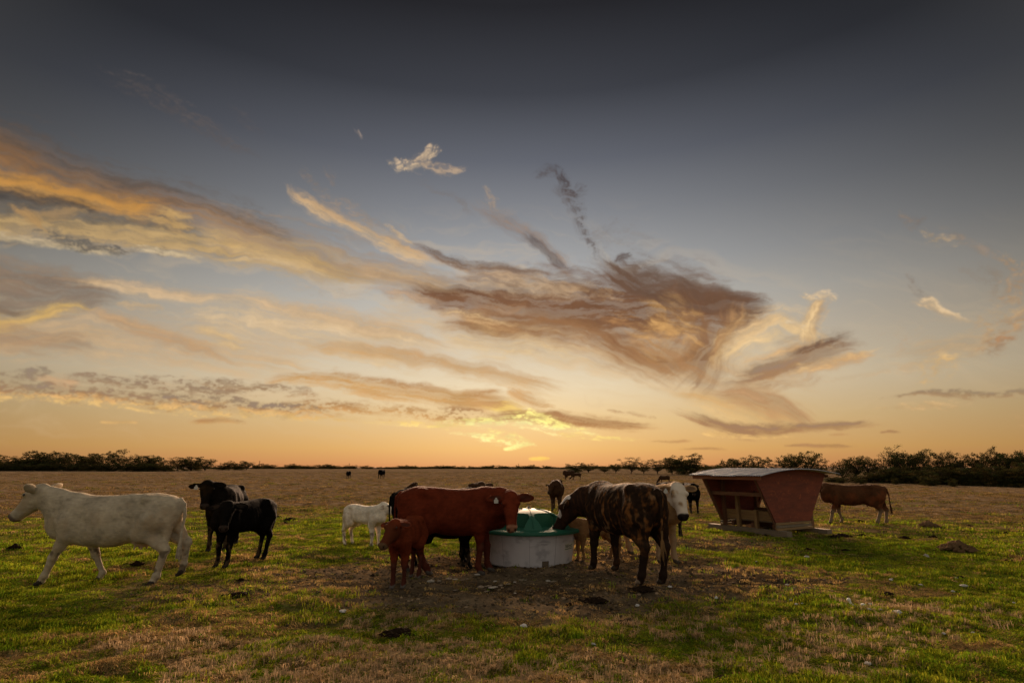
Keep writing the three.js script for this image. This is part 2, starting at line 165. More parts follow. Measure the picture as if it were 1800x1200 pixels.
[[[0.6283,0.0974,0.0016],[0.6993,0.1053,0.0042],[0.7599,0.1093,0.0053],[0.8008,0.1143,0.0032]],[206,170,120],[196,160,112],0.7,1.8,14,80,0.6],
[[[0.7434,0.467,0.006],[0.7575,0.4531,0.0105],[0.7793,0.4554,0.0075]],[132,118,106],[128,114,104],0.65,1.5,14,50,0.9],
[[[0.7795,0.4359,0.006],[0.8002,0.4187,0.0089],[0.8237,0.4187,0.0074]],[160,142,120],[166,146,120],0.91,1.6,18,60,0.7],
[[[0.8139,0.437,0.006],[0.8433,0.421,0.0089],[0.8717,0.4006,0.0089],[0.8954,0.3848,0.0074]],[140,124,110],[150,132,112],0.715,1.4,12,60,0.9],
[[[0.8752,0.3904,0.0074],[0.9096,0.3758,0.0118],[0.9282,0.3514,0.0161],[0.9188,0.3238,0.0159],[0.8874,0.3129,0.013]],[160,134,106],[156,130,104],0.845,1.4,12,50,0.9],
[[[0.8448,0.368,0.0117],[0.884,0.3514,0.0175],[0.879,0.3238,0.0145]],[140,122,104],[140,122,104],0.52,1.6,10,50,1],
[[[0.7332,0.3425,0.0058],[0.7442,0.3184,0.0072],[0.7709,0.302,0.0057]],[138,124,112],[134,120,108],0.585,1.4,14,60,0.9],
[[[0.7308,0.2988,0.0057],[0.7686,0.288,0.01],[0.7924,0.2751,0.0071],[0.8261,0.2601,0.0028]],[206,178,140],[196,166,128],1,1.2,14,60,0.7],
[[[0.8396,0.2199,0.0196],[0.869,0.241,0.0254],[0.9039,0.2622,0.0227],[0.9677,0.2966,0.023]],[186,154,114],[164,128,94],0.975,1.3,9,40,0.9],
[[[0.8413,0.2011,0.0111],[0.8758,0.222,0.014],[0.9034,0.2325,0.0084]],[172,128,90],[150,116,86],0.78,1.3,10,40,0.9],
[[[0.6812,0.222,0.0168],[0.704,0.2378,0.0169],[0.7218,0.2537,0.0085]],[186,156,124],[180,150,120],0.455,1.4,8,50,1.2],
[[[0.6723,0.1959,0.0195],[0.7346,0.2032,0.0307],[0.818,0.2136,0.028],[0.8819,0.2273,0.0168]],[186,156,118],[186,154,112],0.65,1.2,6,40,1.2],
[[[0.7058,0.1476,0.0068],[0.7337,0.165,0.0138],[0.7618,0.1825,0.0138],[0.8035,0.1887,0.0069]],[210,172,116],[206,166,110],0.845,1.3,10,45,0.9],
[[[0.5456,0.1578,0.0043],[0.6274,0.165,0.0076],[0.7298,0.1722,0.0065]],[196,164,124],[196,164,124],0.4,1.3,8,60,1],
[[[0.8732,0.0845,0.0053],[0.8941,0.0795,0.0074],[0.9329,0.0746,0.0063]],[206,160,108],[206,160,108],0.6,1.3,10,60,0.9]
];
  const EAST_FILL = [0.50, 0.47, 0.41];   // unseen eastern sky, overhead too, set bright to fill-light ground and cattle

  // clear air over the sunset: elevation in degrees and colour (sRGB)
  const air = [[0, 212, 140, 88], [0.5, 221, 155, 96], [1.8, 229, 176, 106], [4.6, 230, 195, 140], [8, 232, 212, 178], [12, 216, 202, 180], [16, 195, 190, 181], [20, 167, 167, 167], [25, 134, 136, 141], [30, 100, 103, 112], [36, 64, 66, 73], [43, 39, 39, 43], [90, 35, 35, 39]]
    .map(([e, r, g, b]) => [e, lin(r), lin(g), lin(b)]);
  const strokes = CLOUD_STREAKS.map(([p, a, b, alpha, rough, fs, ft, soft]) => {
    let x0 = 9, x1 = -9, y0 = 9, y1 = -9, L = [0]; const m = Math.max(...p.map((q) => q[2])) * 3.05 + 0.012;
    for (let i = 0; i < p.length; i++) { const [x, y, w] = p[i]; x0 = Math.min(x0, x - m); x1 = Math.max(x1, x + m); y0 = Math.min(y0, y - m); y1 = Math.max(y1, y + m); if (i) L.push(L[i - 1] + Math.hypot(x - p[i - 1][0], y - p[i - 1][1])); }
    return { p, L, a: a.map(lin), b: b.map(lin), alpha, rough, fs, ft, soft, x0, x1, y0, y1 };
  });
  const W = 4096, H = 2048, data = new Float32Array(W * H * 4), c = [0, 0, 0];
  for (let j = 0; j < H; j++) {
    const v = (j + 0.5) / H, el = (v - 0.5) * Math.PI, ce = Math.cos(el), dy = Math.sin(el), deg = el * 180 / Math.PI;
    const coarse = deg < -1 ? 16 : 1;
    for (let i = 0; i < W; i++) {
      const o = (j * W + i) * 4;
      if (coarse > 1 && i % coarse) { for (let k = 0; k < 4; k++) data[o + k] = data[o - 4 + k]; continue; }
      const th = ((i + 0.5) / W - 0.5) * 2 * Math.PI, dx = ce * Math.cos(th), dz = ce * Math.sin(th);
      const az = Math.abs(Math.atan2(dx, -dz)) * 180 / Math.PI, e = Math.max(0, deg);
      let n = 1; while (n < air.length - 1 && air[n][0] < e) n++;
      const A = air[n - 1], B = air[n], t = (e - A[0]) / (B[0] - A[0]);
      const off = Math.min(az, 75) / 42, fall = Math.exp(-mix(0.5, 1.05, sm(0, 28, e)) * off * off * Math.cos(Math.max(0, el - 0.7)));
      const near = Math.exp(-((az / 13) ** 2) - ((deg - 3) / 5) ** 2);   // the air glows round the sun behind the low cloud
      const eastFill = sm(-0.68, 0.45, dz);
      for (let k = 0; k < 3; k++) c[k] = mix(mix(A[k + 1], B[k + 1], t) * fall + near * [0.17, 0.12, 0.05][k], EAST_FILL[k], eastFill);
      if (dz < -0.25 && deg > -1 && az < 62) {
        let X = dx / -dz, Y = dy / -dz;
        const wx = fbm(X * 9 + 3, Y * 14, 4) - 0.5, wy = fbm(X * 9 + 41, Y * 14 + 9, 4) - 0.5;
        const calm = sm(0, 0.25, Y);
        const vx = fbm(X * 40 + 7, Y * 60 + 3, 3) - 0.5, vy = fbm(X * 40 + 77, Y * 60 + 23, 3) - 0.5;
        const thin = 0.55 * fray(X * 2.6 + Y * 4 + 11, Y * 15 + X * 3.5 + 4 + wx * 2.4, 6) + 0.45 * fray(X * 5 + 2, Y * 42 + X * 9 + wx * 4, 5);   // faint high veil, drawn out along the wind
        const veil = 0.5 * sm(0.44, 0.72, thin) * sm(0.52, 0.28, Y) * sm(0.02, 0.12, Y) * mix(1, 0.35, sm(0, 0.5, X)) * fall;
        c[0] = mix(c[0], 0.72, veil); c[1] = mix(c[1], 0.52, veil); c[2] = mix(c[2], 0.3, veil);
        X += wx * mix(0.016, 0.036, calm) + vx * mix(0.006, 0.014, calm); Y += wy * mix(0.006, 0.026, calm) + vy * mix(0.003, 0.011, calm);
        for (const s of strokes) {
          if (X < s.x0 || X > s.x1 || Y < s.y0 || Y > s.y1) continue;
          let best = 1e9, bs = 0, bt = 0, bw = 1, rise = 0;
          for (let q = 1; q < s.p.length; q++) {
            const a = s.p[q - 1], b = s.p[q], ex = b[0] - a[0], ey = b[1] - a[1], ll = ex * ex + ey * ey;
            const h = Math.min(1, Math.max(0, ((X - a[0]) * ex + (Y - a[1]) * ey) / ll));
            const rx = X - a[0] - ex * h, ry = Y - a[1] - ey * h, d = Math.hypot(rx, ry), w = mix(a[2], b[2], h);
            if (d / w < best) { best = d / w; bs = mix(s.L[q - 1], s.L[q], h); bt = (ex * ry - ey * rx) / Math.sqrt(ll); bw = w; rise = ry; }
          }
          if (best > 3) continue;
          const sh = bs + bt * 0.9, curl = (fbm(sh * s.fs * 1.3 + 3.1, bt * s.ft * 0.35 + s.x1 * 9, 3) - 0.5) * 1.6;
          const f1 = fray(sh * s.fs + s.x0 * 91, bt * s.ft + curl + s.y0 * 77, 6), f3 = fray(sh * s.fs * 2.2 + 8, bt * s.ft * 3.2 + curl * 2 + s.x1 * 17, 5), f2 = fray(X * 34 + s.y1 * 31, Y * 52, 5);
          const grain = (f1 - 0.5) * 1.5 + (f3 - 0.5) * 1.1 + (f2 - 0.5) * 0.7, body = Math.exp(-best * best * 0.6);
          let al = Math.min(1, s.alpha * 1.12) * sm(0.08, 0.34 + s.soft * 0.9, body + 0.62 * s.rough * grain * (1 - 0.35 * body) * sm(0.02, 0.2, body)) * (1 - 0.3 * Math.min(1.2, s.rough) * sm(0.56, 0.36, f3));
          const total = s.L[s.L.length - 1], tip = Math.min(bs, total - bs) + (f1 - 0.5) * 0.07 + (f3 - 0.5) * 0.04;
          al *= sm(-0.01, Math.min(0.07, total * 0.3), tip);
          if (s.rough > 1.25) al *= mix(1, sm(0.38, 0.54, fray(X * 70 + s.x0 * 13, Y * 170, 4)), 0.75);
          if (al <= 0) continue;
          const up = Math.min(1, Math.max(0, 0.5 + rise / bw * 0.45 + grain * 0.8));
          for (let k = 0; k < 3; k++) c[k] = mix(c[k], mix(s.b[k], s.a[k], up) * (1 + 0.55 * (f3 - 0.5) + 0.35 * (f2 - 0.5)), al);
        }
      }
      for (let k = 0; k < 3; k++) data[o + k] = c[k] / 3.2;
      data[o + 3] = 1;
    }
  }
  const tex = new THREE.DataTexture(data, W, H, THREE.RGBAFormat, THREE.FloatType);
  tex.mapping = THREE.EquirectangularReflectionMapping; tex.magFilter = tex.minFilter = THREE.LinearFilter; tex.colorSpace = THREE.LinearSRGBColorSpace; tex.needsUpdate = true;
  return tex;
}

// ---------- shared scene helpers ----------
const used = new Map();
function numbered(name) { const n = used.get(name) || 0; used.set(name, n + 1); return n ? name + '_' + String(n).padStart(3, '0') : name; }
function tag(o, label, category, group, kind) { if (label) o.userData.label = label; if (category) o.userData.category = category; if (group) o.userData.group = group; if (kind) o.userData.kind = kind; return o; }
function mesh(name, geo, mat, parent) { const m = new THREE.Mesh(geo, mat); m.name = parent ? name : numbered(name); m.castShadow = m.receiveShadow = true; (parent || scene).add(m); return m; }
function thing(name, x, z, turn, label, category, group, y) { const g = new THREE.Group(); g.name = numbered(name); g.position.set(x, y ?? groundY(x, z), z); g.rotation.y = turn; tag(g, label, category, group); scene.add(g); return g; }
function rgb(r, g, b) { return new THREE.Color().setRGB(r, g, b); }
function mat(r, g, b, rough = 0.9, more = {}) { return new THREE.MeshPhysicalMaterial({ color: rgb(r, g, b), roughness: rough, specularIntensity: rough > 0.85 ? 0.04 : 1, ...more }); }
function grainTexture(size, f, srgb = false) {
  const d = new Uint8Array(size * size * 4);
  for (let j = 0; j < size; j++) for (let i = 0; i < size; i++) { const c = f(i / size, j / size), o = (j * size + i) * 4; for (let k = 0; k < 3; k++) d[o + k] = Math.max(0, Math.min(255, (Array.isArray(c) ? c[k] : c) * 255)); d[o + 3] = 255; }
  const t = new THREE.DataTexture(d, size, size); t.wrapS = t.wrapT = THREE.RepeatWrapping; t.magFilter = THREE.LinearFilter; t.minFilter = THREE.LinearMipmapLinearFilter; t.generateMipmaps = true; if (srgb) t.colorSpace = THREE.SRGBColorSpace; t.needsUpdate = true; return t;
}
function wrapNoise(u, v, n, seed) { // value noise that repeats every n cells
  const x = u * n, y = v * n, i = Math.floor(x), j = Math.floor(y); let a = x - i, b = y - j; a = a * a * (3 - 2 * a); b = b * b * (3 - 2 * b);
  const h = (p, q) => hash2(((p % n) + n) % n + seed * 131, ((q % n) + n) % n + seed * 71);
  return mix(mix(h(i, j), h(i + 1, j), a), mix(h(i, j + 1), h(i + 1, j + 1), a), b);
}
function wrapFbm(u, v, n, oct, seed) { let s = 0, a = 0.5, t = 0; for (let k = 0; k < oct; k++) { s += a * wrapNoise(u, v, n, seed + k); t += a; n *= 2; a *= 0.55; } return s / t; }

// ---------- the lie of the pasture ----------
function groundY(x, z) {
  const r = Math.hypot(x, z);
  let y = 0.75 * sm(95, 230, r) - 0.75 * sm(12, 52, x) * sm(35, 75, r) * (1 - sm(140, 240, r));
  const near = 1 - sm(60, 140, r);
  y += near * (0.06 * (fbm(x * 0.35 + 5, z * 0.35, 3) - 0.5) + 0.12 * (fbm(x * 1.5, z * 1.7 + 9, 4) - 0.5) + 0.05 * (fbm(x * 4.5 + 3, z * 4.5, 2) - 0.5));
  return y;
}
// how bare, how green and how dark with moisture the turf is at a place
function turf(x, z) {
  const wob = fbm(x * 0.45 + 3, z * 0.45 + 8, 4) - 0.5, fine = fbm(x * 2.1 + 31, z * 2.1, 4) - 0.5;
  const ex = (x - 0.35) / 4.6, ez = (z + 9.9) / 2.75;
  let bare = sm(1.22, 0.62, Math.hypot(ex, ez) + wob * 0.9 + fine * 0.5);
  const lane = sm(1.25, 0.5, Math.hypot((x - 3.6) / 3.2, (z + 13.2) / 1.2) + wob * 1.0 + fine * 0.5);      // trodden strip towards the hay feeder
  const lane2 = sm(1.2, 0.5, Math.hypot((x + 3.4) / 2.2, (z + 8.6) / 0.9) + wob * 1.0 + fine * 0.5);
  const lane3 = sm(1.2, 0.5, Math.hypot((x - 8.0) / 4.0, (z + 16.6) / 0.9) + wob * 1.0 + fine * 0.5);
  bare = Math.max(bare, lane * 0.85, lane2 * 0.7, lane3 * 0.6);
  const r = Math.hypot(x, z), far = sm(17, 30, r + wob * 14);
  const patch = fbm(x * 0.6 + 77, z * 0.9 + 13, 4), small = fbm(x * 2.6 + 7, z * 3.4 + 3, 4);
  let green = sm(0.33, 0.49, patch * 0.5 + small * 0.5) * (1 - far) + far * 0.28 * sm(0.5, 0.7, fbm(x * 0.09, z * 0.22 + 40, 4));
  green *= 1 - bare;
  return { bare, green, far, small, patch };
}
const soil = [0.098, 0.071, 0.044], straw = [0.19, 0.135, 0.065], turfGreen = [0.105, 0.115, 0.018], farField = [0.15, 0.11, 0.072];
function groundColour(x, z, out) {
  const t = turf(x, z), n = fbm(x * 5.3 + 2, z * 5.3, 3), n2 = fbm(x * 0.25, z * 0.6 + 90, 4);
  for (let k = 0; k < 3; k++) {
    let c = mix(straw[k] * 0.72, turfGreen[k], t.green);
    c = mix(c, farField[k] * (0.72 + 0.55 * n2), t.far * (1 - t.green * 0.7));
    c = mix(c, soil[k] * mix(0.55, 1.45, sm(0.3, 0.7, fbm(x * 0.9 + 50, z * 1.3, 4))), t.bare);
    out[k] = c * (0.62 + 0.76 * n);
  }
  return t;
}
{
  const A = [], R = [0];
  for (let a = -58; a < 58; a += 0.2) A.push(a);
  for (let a = 58; a <= 302.001; a += 4) A.push(a);
  for (let r = 2.5; r < 45; r *= 1.0125) R.push(r);
  for (let r = 45; r < 7000; r *= 1.06) R.push(r);
  const pos = [], col = [], uv = [], idx = [], c = [0, 0, 0];
  R.forEach((r) => A.forEach((a) => {
    const x = r * Math.sin(a * Math.PI / 180), z = -r * Math.cos(a * Math.PI / 180);
    const t = groundColour(x, z, c);
    let y = groundY(x, z) + (r < 40 ? (fbm(x * 9, z * 9, 3) - 0.5) * mix(0.022, 0.05, t.bare) + (fbm(x * 28, z * 28, 2) - 0.5) * mix(0.008, 0.03, t.bare) : 0) - (r < 40 ? 0.006 : 0);
    pos.push(x, y, z); col.push(...c); uv.push(x / 2.3, z / 2.3);
  }));
  const n = A.length;
  for (let i = 1; i < R.length; i++) for (let j = 0; j < n; j++) {
    const k = (j + 1) % n, a = (i - 1) * n + j, b = (i - 1) * n + k, d = i * n + j, e = i * n + k;
    if (i > 1) idx.push(a, b, d); idx.push(b, e, d);
  }
  const g = new THREE.BufferGeometry();
  g.setAttribute('position', new THREE.Float32BufferAttribute(pos, 3)); g.setAttribute('color', new THREE.Float32BufferAttribute(col, 3)); g.setAttribute('uv', new THREE.Float32BufferAttribute(uv, 2));
  g.setIndex(idx); g.computeVertexNormals();
  const grain = grainTexture(512, (u, v) => { const n1 = wrapFbm(u, v, 12, 6, 3), n2 = wrapFbm(u, v, 90, 2, 9); const k = 0.35 + 0.75 * n1 + 0.5 * (n2 - 0.5); return [k, k * 0.985, k * 0.96]; });
  const m = new THREE.MeshPhysicalMaterial({ vertexColors: true, roughness: 1, specularIntensity: 0, map: grain, bumpMap: grain, bumpScale: 0.02 });
  tag(mesh('ground', g, m), 'wide grazed pasture with short green and straw turf and bare trodden soil', 'ground', null, 'structure');
}

// ---------- grass ----------
function tuftGeometry(seed, blades, spread, h0, h1, w, lean) {
  const R = rng(seed), pos = [], idx = [];
  for (let b = 0; b < blades; b++) {
    const a = R() * 6.283, rr = Math.sqrt(R()) * spread, x = Math.cos(a) * rr, z = Math.sin(a) * rr, h = mix(h0, h1, R()), d = R() * 6.283, l = lean * (0.3 + R()) * h, ww = w * (0.6 + 0.8 * R());
    const px = Math.cos(d + 1.57) * ww, pz = Math.sin(d + 1.57) * ww, lx = Math.cos(d) * l, lz = Math.sin(d) * l, o = pos.length / 3;
    pos.push(x - px, -0.01, z - pz, x + px, -0.01, z + pz, x + lx * 0.35 - px * 0.8, h * 0.6, z + lz * 0.35 - pz * 0.8, x + lx * 0.35 + px * 0.8, h * 0.6, z + lz * 0.35 + pz * 0.8, x + lx, h * (1 - lean * 0.25), z + lz);
    idx.push(o, o + 1, o + 2, o + 1, o + 3, o + 2, o + 2, o + 3, o + 4);
  }
  const g = new THREE.BufferGeometry(); g.setAttribute('position', new THREE.Float32BufferAttribute(pos, 3)); g.setIndex(idx); g.computeVertexNormals(); return g;
}
function scatter(name, label, geo, material, list) {
  const m = new THREE.InstancedMesh(geo, material, list.length), M = new THREE.Matrix4(), q = new THREE.Quaternion(), up = new THREE.Vector3(0, 1, 0), c = new THREE.Color();
  list.forEach(([x, y, z, s, sy, turn, r, g, b], i) => { q.setFromAxisAngle(up, turn); M.compose(new THREE.Vector3(x, y, z), q, new THREE.Vector3(s, sy, s)); m.setMatrixAt(i, M); m.setColorAt(i, c.setRGB(r, g, b)); });
  m.name = name; m.castShadow = m.receiveShadow = true; tag(m, label, 'grass', null, 'stuff'); scene.add(m); return m;
}
{
  const leaf = new THREE.MeshPhysicalMaterial({ color: 0xffffff, roughness: 0.95, specularIntensity: 0, transmission: 0.42, thickness: 0, side: THREE.DoubleSide });
  const R = rng(11), green = [], dry = [], stems = [];
  const bands = [[3.6, 7, 900, 0.95], [7, 11, 560, 1.05], [11, 17, 230, 1.35], [17, 28, 66, 1.9], [28, 50, 12, 3.2], [50, 95, 2.6, 5.2], [95, 170, 0.7, 8]];
  for (const [r0, r1, density, size] of bands) {
    const half = 52 * Math.PI / 180, count = Math.round((r1 * r1 - r0 * r0) * half * density);
    for (let k = 0; k < count; k++) {
      const r = Math.sqrt(mix(r0 * r0, r1 * r1, R())), a = (R() * 2 - 1) * half, x = r * Math.sin(a), z = -r * Math.cos(a), t = turf(x, z), pick = R(), y = groundY(x, z) - 0.004, turn = R() * 6.283, tone = 0.3 + 1.2 * R();
      if (R() < t.bare * 0.93) continue;
      const clump = 0.35 + 1.5 * sm(0.38, 0.72, 0.5 * fbm(x * 1.6 + 19, z * 1.6, 3) + 0.5 * fbm(x * 5 + 2, z * 5, 2));
      if (pick < mix(0.12, 0.02, t.far) + 0.8 * t.green) {
        const yel = R();
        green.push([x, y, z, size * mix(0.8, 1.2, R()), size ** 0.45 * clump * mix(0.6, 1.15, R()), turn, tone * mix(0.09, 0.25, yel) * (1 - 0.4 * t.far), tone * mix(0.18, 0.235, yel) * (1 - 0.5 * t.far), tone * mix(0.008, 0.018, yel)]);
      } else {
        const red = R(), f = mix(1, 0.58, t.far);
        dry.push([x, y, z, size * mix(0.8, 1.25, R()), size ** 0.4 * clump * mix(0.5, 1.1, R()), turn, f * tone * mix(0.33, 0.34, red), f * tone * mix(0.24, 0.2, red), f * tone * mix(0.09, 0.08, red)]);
      }
    }
  }
  // longer bleached bunches near the viewer
  for (const [cx, cz, rad, n] of [[-1.75, -5.35, 0.75, 420], [-0.6, -5.1, 0.5, 220], [-0.55, -5.75, 0.35, 130], [0.9, -5.3, 0.5, 160], [2.6, -5.6, 0.6, 160], [-3.1, -5.9, 0.5, 130], [3.6, -6.4, 0.6, 140], [1.7, -6.6, 0.5, 100], [4.8, -7.2, 0.7, 120], [-1.2, -6.7, 0.4, 90]])
    for (let k = 0; k < n; k++) { const a = R() * 6.283, r = Math.sqrt(R()) * rad, x = cx + Math.cos(a) * r * 1.6, z = cz + Math.sin(a) * r, tone = 0.6 + 0.8 * R(); stems.push([x, groundY(x, z), z, mix(0.8, 1.3, R()), mix(0.55, 1.2, R()), R() * 6.283, 0.32 * tone, 0.225 * tone, 0.125 * tone]); }
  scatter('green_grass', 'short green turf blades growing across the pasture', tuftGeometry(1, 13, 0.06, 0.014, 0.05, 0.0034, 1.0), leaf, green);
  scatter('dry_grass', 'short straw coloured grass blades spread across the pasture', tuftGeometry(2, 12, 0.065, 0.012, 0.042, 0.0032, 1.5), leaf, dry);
  scatter('bleached_grass', 'longer bleached grass bunches in the foreground turf', tuftGeometry(3, 12, 0.05, 0.03, 0.09, 0.0028, 1.4), leaf, stems);
  console.log('grass', green.length, dry.length, stems.length);
}
// soil crumbs and trodden litter on the bare ground
{
  const g = new THREE.IcosahedronGeometry(0.02, 0), p = g.attributes.position; for (let i = 0; i < p.count; i++) { const s = 0.7 + 0.6 * hash2(Math.round(p.getX(i) * 1e4), Math.round(p.getY(i) * 1e4 + p.getZ(i) * 3e4)); p.setXYZ(i, p.getX(i) * s, p.getY(i) * s * 0.6, p.getZ(i) * s); } g.computeVertexNormals();
  const R = rng(23), list = [];
  for (let k = 0; k < 26000; k++) { const x = 0.3 + (R() * 2 - 1) * 6, z = -9.9 + (R() * 2 - 1) * 4.2, t = turf(x, z); if (R() > t.bare) continue; const s = 0.25 + 1.3 * R() ** 4, tone = 0.5 + R(); const pale = R() < 0.08 ? 1.8 : 1; list.push([x, groundY(x, z) + 0.002, z, s, s, R() * 6.283, 0.085 * tone * pale, 0.06 * tone * pale, 0.037 * tone * pale]); }
  const m = scatter('soil_crumbs', 'loose brown crumbs of trodden soil around the water tank', g, mat(1, 1, 1, 1), list); m.userData.category = 'soil';
}

// ---------- trees ----------
function limbGeometry(paths, sides = 5) { // paths: [[x,y,z,r],...]
  const pos = [], idx = [], A = new THREE.Vector3(), B = new THREE.Vector3(), T = new THREE.Vector3(), U = new THREE.Vector3(), V = new THREE.Vector3();
  for (const p of paths) {
    const o = pos.length / 3;
    p.forEach((q, i) => {
      A.fromArray(p[Math.max(0, i - 1)]); B.fromArray(p[Math.min(p.length - 1, i + 1)]); T.subVectors(B, A).normalize();
      U.set(Math.abs(T.y) > 0.9 ? 1 : 0, Math.abs(T.y) > 0.9 ? 0 : 1, 0).cross(T).normalize(); V.crossVectors(T, U);
      for (let s = 0; s < sides; s++) { const a = s / sides * 6.2832, c = Math.cos(a) * q[3], d = Math.sin(a) * q[3]; pos.push(q[0] + U.x * c + V.x * d, q[1] + U.y * c + V.y * d, q[2] + U.z * c + V.z * d); }
      if (i) for (let s = 0; s < sides; s++) { const a = o + (i - 1) * sides + s, b = o + (i - 1) * sides + (s + 1) % sides; idx.push(a, b, a + sides, b, b + sides, a + sides); }
    });
  }
  const g = new THREE.BufferGeometry(); g.setAttribute('position', new THREE.Float32BufferAttribute(pos, 3)); g.setIndex(idx); g.computeVertexNormals(); return g;
}
function growTree(seed, kind) { // 1 m tall in local units; kinds: oak (broad, gaps), thick (dense to the ground), airy (bare twigs), tall
  const R = rng(seed), paths = [], tips = [];
  const K = { oak: [0.17, 0.58, 8, 6, 26, 0.042], thick: [0.06, 0.46, 8, 6, 34, 0.044], airy: [0.18, 0.5, 8, 6, 12, 0.032], tall: [0.30, 0.34, 7, 5, 14, 0.034] }[kind];
  const [fork, wide, limbs, twigs, leaves, leaf] = K;
  const trunk = []; let tx = 0, tz = 0;
  for (let i = 0; i <= 5; i++) { trunk.push([tx, fork * 1.5 * i / 5 - (i ? 0 : 0.03), tz, 0.034 * (1 - 0.11 * i)]); tx += (R() - 0.5) * 0.03; tz += (R() - 0.5) * 0.03; }
  paths.push(trunk);
  for (let l = 0; l < limbs; l++) {
    const a = (l + R() * 0.8) / limbs * 6.283, st = trunk[2 + Math.floor(R() * 3.9)], len = 0.55 + 0.4 * R(), rise = mix(0.35, 1, R());
    const path = [[st[0], st[1], st[2], 0.02]]; let x = st[0], y = st[1], z = st[2];
    const ex = Math.cos(a) * wide * len, ez = Math.sin(a) * wide * len, ey = mix(kind === 'oak' || kind === 'airy' ? 0.42 : 0.55, 0.97, rise) * (1 - 0.22 * len * (1 - rise)) - y;
    for (let i = 1; i <= 4; i++) { const t = i / 4; x = st[0] + ex * Math.pow(t, 0.85) + (R() - 0.5) * 0.05; y = st[1] + ey * Math.pow(t, 1.15) + (R() - 0.5) * 0.04; z = st[2] + ez * Math.pow(t, 0.85) + (R() - 0.5) * 0.05; path.push([x, y, z, 0.02 * (1 - 0.8 * t)]); }
    paths.push(path);
    for (let w = 0; w < twigs * 2; w++) {
      const at = path[1 + Math.floor(R() * 3.99)], b = R() * 6.283, tl = mix(0.1, 0.22, R()), e = mix(-0.25, 0.9, R());
      const end = [at[0] + Math.cos(b) * tl, at[1] + e * tl, at[2] + Math.sin(b) * tl, 0.0025];
      paths.push([[at[0], at[1], at[2], 0.007], [(at[0] + end[0]) / 2 + (R() - 0.5) * 0.02, (at[1] + end[1]) / 2 + 0.01, (at[2] + end[2]) / 2, 0.005], end]);
      tips.push(end);
      if (kind === 'airy' || kind === 'tall') for (let f = 0; f < 3; f++) { const c = R() * 6.283, q = [end[0] + Math.cos(c) * 0.07, end[1] + (R() - 0.2) * 0.09, end[2] + Math.sin(c) * 0.07, 0.0015]; paths.push([[...end.slice(0, 3), 0.003], q]); tips.push(q); }
    }
    tips.push(path[4]);
  }
  if (kind === 'oak' || kind === 'airy') for (let k = 0; k < (kind === 'oak' ? 46 : 20); k++) { const a = R() * 6.283, c = R() * 2 - 1, q = Math.cbrt(R()), sn = Math.sqrt(1 - c * c) * q; tips.push([Math.cos(a) * sn * wide * 0.85, 0.56 + c * q * 0.38, Math.sin(a) * sn * wide * 0.85]); }
  if (kind === 'thick') for (let k = 0; k < 90; k++) { const a = R() * 6.283, r = wide * Math.sqrt(R()) * 1.0, y = 0.02 + 0.66 * R() * R() ** 0.3; tips.push([Math.cos(a) * r * (1 - 0.35 * y), y, Math.sin(a) * r * (1 - 0.35 * y)]); }
  const pos = [], idx = [], col = [], P = new THREE.Vector3(), Q = new THREE.Vector3(), S = new THREE.Vector3();
  for (const t of tips) {
    const tone = 0.6 + 0.8 * R(), rust = R();
    for (let k = 0; k < leaves; k++) {
      const rr = 0.075 * Math.cbrt(R()), a = R() * 6.283, c = R() * 2 - 1, s = Math.sqrt(1 - c * c), o = pos.length / 3, sz = leaf * (0.5 + R() * 0.7);
      P.set(t[0] + Math.cos(a) * s * rr * 1.25, t[1] + c * rr * 0.8, t[2] + Math.sin(a) * s * rr * 1.25);
      Q.set(R() - 0.5, R() - 0.5, R() - 0.5).normalize().multiplyScalar(sz * 0.62); S.set(R() - 0.5, R() - 0.5, R() - 0.5).cross(Q).normalize().multiplyScalar(sz * 0.3);
      pos.push(P.x - Q.x, P.y - Q.y, P.z - Q.z, P.x + S.x, P.y + S.y, P.z + S.z, P.x - S.x, P.y - S.y, P.z - S.z, P.x + Q.x, P.y + Q.y, P.z + Q.z);
      idx.push(o, o + 1, o + 2, o + 1, o + 3, o + 2);
      const d = tone * (0.75 + 0.5 * R()); for (let q = 0; q < 4; q++) col.push(d * mix(0.036, 0.062, rust), d * mix(0.046, 0.044, rust), d * mix(0.016, 0.014, rust));
    }
  }
  const crown = new THREE.BufferGeometry(); crown.setAttribute('position', new THREE.Float32BufferAttribute(pos, 3)); crown.setAttribute('color', new THREE.Float32BufferAttribute(col, 3)); crown.setIndex(idx); crown.computeVertexNormals();
  let top = 0; for (const t of tips) top = Math.max(top, t[1]); const trunkGeo = limbGeometry(paths, 5), k = 0.97 / top; crown.scale(1, k, 1); trunkGeo.scale(1, k, 1);
  return { trunk: trunkGeo, crown };
}
const leafage = new THREE.MeshPhysicalMaterial({ vertexColors: true, roughness: 0.95, specularIntensity: 0, side: THREE.DoubleSide, transmission: 0.15, thickness: 0 });
const bark = mat(0.045, 0.034, 0.026, 1);
const species = { oak: [31, 32, 33, 34].map((s) => growTree(s, 'oak')), thick: [41, 42, 43, 44].map((s) => growTree(s, 'thick')), airy: [51, 52, 53].map((s) => growTree(s, 'airy')), tall: [61].map((s) => growTree(s, 'tall')) };
const treeNames = { oak: 'oak_tree', thick: 'bushy_tree', airy: 'bare_tree', tall: 'tall_tree' };
let treeCount = 0;
function plantTree(kind, x, z, height, width, label, group, name) {
  const v = species[kind][treeCount++ % species[kind].length], g = thing(name || treeNames[kind], x, z, treeCount * 2.4, label, name === 'bush' ? 'bush' : 'tree', group);
  g.scale.set(width, height, width);
  mesh(name === 'bush' ? 'stem' : 'trunk', v.trunk, bark, g); mesh('crown', v.crown, leafage, g);
}
